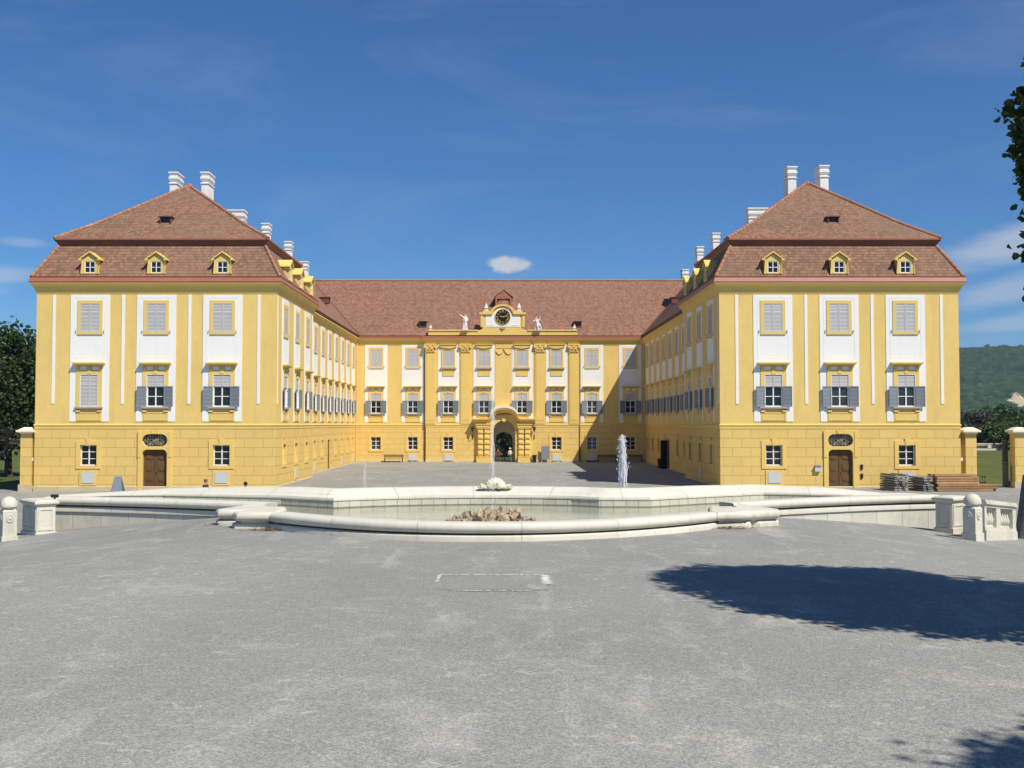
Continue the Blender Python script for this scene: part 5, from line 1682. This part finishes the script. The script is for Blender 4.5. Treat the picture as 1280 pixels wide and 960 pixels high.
# ------------------------------------------------------------------ trees
def leaf_crown(mb, n_clump, per, size, place_fn, r_, clump_r, flat=.8):
    for _ in range(n_clump):
        c = Vector(place_fn()); cr = clump_r * r_.uniform(.6, 1.35)
        for _ in range(int(per * r_.uniform(.6, 1.4))):
            p = c + Vector((r_.gauss(0, cr), r_.gauss(0, cr), r_.gauss(0, cr * flat)))
            s = size * r_.uniform(.7, 1.25)
            a = Vector((r_.gauss(0, 1), r_.gauss(0, 1), r_.gauss(0, .7) - .25))
            if a.length < .1: continue
            a.normalize(); b = a.cross(Vector((r_.gauss(0, 1), r_.gauss(0, 1), r_.gauss(0, 1))))
            if b.length < .05: continue
            b.normalize(); nn = a.cross(b) * .16
            L, w = a * s, b * s * .5
            q = [p - L * .5, p - L * .18 + w + nn * s, p + L * .25 + w * .72 + nn * s, p + L * .6, p + L * .25 - w * .72 + nn * s, p - L * .18 - w + nn * s]
            mb.add(q, [(0, 1, 2, 3), (0, 3, 4, 5)])


def ellipsoid_sampler(c, rx, ry, rz, r_, shell=.55, taper=0.0, seed=0.0):
    def f():
        while True:
            d = Vector((r_.gauss(0, 1), r_.gauss(0, 1), r_.gauss(0, 1))).normalized()
            k = (shell + (1 - shell) * r_.random()) if r_.random() < .8 else r_.random() * shell
            k *= 1 + (.12 if seed > 50 else .22) * mnoise.noise(d * 1.7 + Vector((seed, 0, 0)))
            t = 1 - taper * max(0, d.z)
            return (c[0] + d.x * rx * k * t, c[1] + d.y * ry * k * t, c[2] + d.z * rz * k)
    return f


def make_tree(name, loc, h, rx, rz, label, leafm, seed, n_clump=130, per=26, leaf=.34, clump=.55, trunk_r=.3, crown_lo=.25, taper=.35, group=None, bark='bark_far', ry=None, lean=(0, 0), boughs=()):
    r_ = random.Random(seed); x, y, z = loc
    t = thing(name, loc, label, 'tree' if name != 'shrub' else 'shrub', group)
    cz = h * crown_lo + (h * (1 - crown_lo)) / 2
    mb = MB()
    top = (x + lean[0], y + lean[1], z + h * .8)
    pts = [(x + lean[0] * q ** 3 + .05 * math.sin(q * 7 + seed), y + lean[1] * q ** 3 + .05 * math.cos(q * 5 + seed), z - .3 + (h * .8) * q) for q in (0, .04, .1, .25, .5, .75, 1)]
    mb.tube(pts, [trunk_r * 1.7, trunk_r * 1.25, trunk_r, trunk_r * .9, trunk_r * .65, trunk_r * .4, trunk_r * .12], 12)
    for k in range(9):
        q = r_.uniform(.3, .8); b0 = Vector((x + lean[0] * q ** 3, y + lean[1] * q ** 3, z + h * .8 * q)); w = r_.uniform(0, 6.28) if not lean[0] else r_.uniform(-.7, .7); L = rx * r_.uniform(.5, .85)
        b1 = b0 + Vector((math.cos(w) * L * .5, math.sin(w) * L * .5, L * .35)); b2 = b0 + Vector((math.cos(w) * L, math.sin(w) * L, L * .55))
        mb.tube([b0, b1, b2], [trunk_r * .35, trunk_r * .2, trunk_r * .06], 6)
    mb.build('trunk', M[bark], t, smooth=60)
    mb = MB()
    leaf_crown(mb, n_clump, per, leaf, ellipsoid_sampler((x + lean[0] * .7, y + lean[1] * .7, z + cz), rx, ry or rx, h * (1 - crown_lo) / 2 * rz, r_, .55, taper, seed), r_, clump)
    for (bx, by, bz), br in boughs:
        leaf_crown(mb, 1, 34, leaf, lambda: (bx, by, bz), r_, br, 1.0)
    mb.build('crown', leafm, t)
    return t


# left edge: dark broadleaf trees on the lawn
make_tree('broadleaf_tree', (-50.0, 108, -.5), 16.2, 4.6, 1.0, 'tall dark green tree behind the left palace corner', M['leaf_dark'], 3, 330, 30, .38, .55, .35, .14, .5, 'trees left of the palace')
make_tree('broadleaf_tree', (-57.5, 116, -.5), 14.5, 5.2, 1.0, 'lower dark tree cut off by the left picture edge', M['leaf_dark'], 5, 260, 26, .4, .6, .4, .14, .3, 'trees left of the palace')
make_tree('copper_shrub', (-47.5, 100, -.5), 5.6, 1.5, 1.0, 'purple leaved small tree in front of the dark left tree', M['leaf_copper'], 9, 60, 24, .25, .35, .12, .3, .2)
# right: trees behind the lawn
for k, (x, y, h, rx, kind, lb) in enumerate(((95, 224, 5.6, 4.0, 'leaf_dark', 'dark rounded tree right of the gate opening, behind the lawn'), (107, 232, 8.6, 5.5, 'leaf_dark', 'tallest dark tree behind the right gate pillar'),
                                            (100.5, 226, 7.6, 3.2, 'leaf_copper', 'dull purple tree in the middle of the gate opening'), (113, 236, 8.8, 6, 'leaf_dark', 'dark tree at the far right edge beyond the gate'),
                                            (96, 246, 6.0, 4, 'leaf_dark', 'dark tree close to the right palace corner, far off'), (102.5, 219, 4.6, 4.5, 'leaf_light', 'light green bushy tree low in the gate opening'))):
    make_tree('broadleaf_tree', (x, y, -.5), h, rx, 1.0, lb, M[kind], 20 + k, 120, 26, .6, .8, .3, .08, .2, 'trees beyond the gate')
make_tree('shrub', (36.9, 88.5, -.5), 2.4, .8, 1.0, 'light green shrub just inside the right gate opening', M['leaf_light'], 31, 50, 24, .16, .22, .04, .0, .2, None)
make_tree('shrub', (38.3, 90.5, -.5), 1.8, .8, 1.0, 'low green shrub in the middle of the gate opening', M['leaf_light'], 33, 40, 24, .16, .22, .04, .0, .2, None)
# trees seen through the passage
make_tree('broadleaf_tree', (1.0, 175, -.5), 11, 5, 1.0, 'dark tree seen through the palace archway', M['leaf_dark'], 41, 110, 22, .6, .8, .3, .02, .2, None)
# far white balustrade wall on the lawn
t = thing('garden_wall', (100, 216, -.5), 'white garden balustrade at the far end of the lawn beyond the gate', 'wall')
mb = MB(); mb.box(92, 116, 216, 216.4, -.5, -.1); mb.box(92, 116, 215.9, 216.5, .75, .95)
for k in range(8): mb.box(92 + k * 3.2, 92.7 + k * 3.2, 215.95, 216.45, -.1, .749)
mb.build('rail', M['pale'], t)
mb = MB(); mb.box(92, 116, 216.8, 217, -.5, .7); mb.build('infill', M['sill'], t)

# avenue of lindens beside the camera: two off to the right, one trunk at the frame edge


def linden(loc, h, r, label, seed, n_clump, per, lean=(0, 0), leaf=.105, crown_lo=.3, trunk_r=.28, clump=.26, taper=.45, boughs=()):
    return make_tree('linden_tree', loc, h, r, 1.0, label, M['leaf'], seed, n_clump, per, leaf, clump, trunk_r, crown_lo, taper, 'lindens along the right side', 'bark', None, lean, boughs)


rbg = random.Random(77); BOUGHS = []
for zz, xx in ((4.98, 6.93), (4.78, 6.88), (4.55, 6.8), (4.3, 6.76), (4.05, 6.73), (3.8, 6.71), (3.5, 6.72), (3.2, 6.76), (2.95, 6.80), (2.7, 6.84), (2.45, 6.88), (2.2, 6.91), (1.95, 6.91), (1.75, 6.93)):
    for k in range(9):
        BOUGHS.append(((xx + .33 + rbg.random() ** 1.3 * .9, 14.2 + rbg.gauss(0, .3), E + zz + rbg.gauss(0, .09)), .085))
linden((9.75, 12.5, E - 2.7), 10.8, 3.1, 'leafy linden whose dark green foliage hangs in at the upper right edge', 51, 2700, 30, clump=.12, taper=.36, crown_lo=.29, boughs=BOUGHS)
linden((10.45, 2.15, E - 2.65), 10.8, 3.0, 'linden right of the viewpoint shading the lower right corner of the gravel', 57, 1000, 40, clump=.24)
linden((16.3, 33.0, E - 3.5), 10.5, 2.2, 'grey flared tree trunk at the right edge behind the balustrade', 61, 300, 40, (8.5, .6), .12, .58, .33)
# radio mast on the hill
t = thing('radio_mast', (965, 2330, 172), 'thin radio mast on the skyline of the wooded hill', 'mast')
mb = MB(); mb.tube([(965, 2330, 165), (965, 2330, 200)], [1.1, .5], 6); mb.build('pole', M['iron'], t)

# ------------------------------------------------------------------ light, sky, air
L = Vector((-1, 1.05, -1.8))
sun = bpy.data.lights.new('sun', 'SUN'); sun.energy = 5.0; sun.angle = R(.53); sun.color = (1.0, .935, .82)
so = bpy.data.objects.new('sun', sun); COL.objects.link(so); so.rotation_euler = L.to_track_quat('-Z', 'Y').to_euler()

world = bpy.data.worlds.new('World'); SC.world = world; world.use_nodes = True
t = NT(world.node_tree); bg = t.n['Background']
sky = t.new('ShaderNodeTexSky'); sky.sky_type = 'NISHITA'; sky.sun_disc = False
sky.sun_elevation = math.asin(1.8 / L.length); sky.sun_rotation = math.atan2(1, -1.05)
sky.altitude = 600; sky.air_density = 1.0; sky.dust_density = .35; sky.ozone_density = 3.2
dirv = t.new('ShaderNodeTexCoord').outputs['Generated']
sp = t.new('ShaderNodeSeparateXYZ'); t.l.new(dirv, sp.inputs[0])
az = t.math('ARCTAN2', sp.outputs[0], sp.outputs[1]); el = t.math('ARCSINE', sp.outputs[2])


def ellipse(a0, e0, wa, we, n, amp, tilt=0.0):
    da = t.math('SUBTRACT', az, a0); de = t.math('SUBTRACT', t.math('SUBTRACT', el, e0), t.math('MULTIPLY', da, tilt))
    q = t.math('SQRT', t.math('ADD', t.math('POWER', t.math('DIVIDE', da, wa), 2), t.math('POWER', t.math('DIVIDE', de, we), 2)))
    return t.math('ADD', q, t.math('MULTIPLY', t.math('SUBTRACT', n, .5), amp))


cv = t.new('ShaderNodeCombineXYZ'); t.l.new(az, cv.inputs[0]); t.l.new(el, cv.inputs[1])
nc = t.noise(t.scale(cv.outputs[0], (1, 1.7, 1)), 55, 6, .6)
ns = t.noise(t.scale(cv.outputs[0], (1, 5, 1)), 9, 6, .6)
cloud = t.remap(ellipse(.006, .149, .020, .0085, nc, 1.5), .55, 1.15, .85, 0, True)
for a0, e0, wa, we, tilt, amt in ((.47, .158, .085, .020, .22, .52), (.455, .116, .07, .014, .2, .4), (.47, .088, .08, .009, .1, .32), (-.46, .125, .05, .009, .1, .38), (-.425, .155, .022, .005, 0, .25), (-.47, .112, .04, .006, .05, .3)):
    m_ = t.remap(ellipse(a0, e0, wa, we, ns, 1.3, tilt), .35, 1.2, amt, 0, True)
    cloud = t.math('MAXIMUM', cloud, m_)
thin = t.remap(t.noise(t.scale(cv.outputs[0], (1.2, 4.5, 1)), 2.2, 7, .62, .6), .50, .85, 0, .16)
cloud = t.math('MAXIMUM', cloud, thin)
tint = t.mix(1.0, sky.outputs[0], (.47, .87, 1.27, 1), 'MULTIPLY')
colr = t.mix(cloud, tint, (8.2, 8.4, 8.7, 1))
t.l.new(colr, bg.inputs[0]); bg.inputs[1].default_value = .069

# air that fades the hill
mb = MB(); mb.box(-700, 1700, -80, 2700, -2, 240)
hz = bpy.data.materials.new('haze_air'); hz.use_nodes = True
h = NT(hz.node_tree); h.n.remove(h.n['Principled BSDF'])
pv = h.new('ShaderNodeVolumePrincipled'); pv.inputs['Color'].default_value = (.62, .78, 1.0, 1); pv.inputs['Density'].default_value = .00009; pv.inputs['Anisotropy'].default_value = .2
h.l.new(pv.outputs[0], h.n['Material Output'].inputs['Volume'])
tag(mb.build('haze', hz), kind='stuff')

# ------------------------------------------------------------------ camera and colour
cam = bpy.data.cameras.new('camera'); co = bpy.data.objects.new('camera', cam); COL.objects.link(co)
cam.sensor_width = 36; cam.lens = 36 * 1330 / 1280; cam.shift_x = 12 / 1280; cam.clip_end = 9000; cam.clip_start = .1
co.location = (0, 0, E); co.rotation_euler = (R(90) + math.atan(50 / 1330), 0, 0)
SC.camera = co
SC.view_settings.view_transform = 'Standard'; SC.view_settings.look = 'None'; SC.view_settings.exposure = 0.2; SC.view_settings.gamma = 1.0
SC.cycles.use_denoising = True
SC.cycles.max_bounces = 6; SC.cycles.diffuse_bounces = 4; SC.cycles.glossy_bounces = 3; SC.cycles.transparent_max_bounces = 16; SC.cycles.volume_bounces = 0
SC.render.use_persistent_data = False
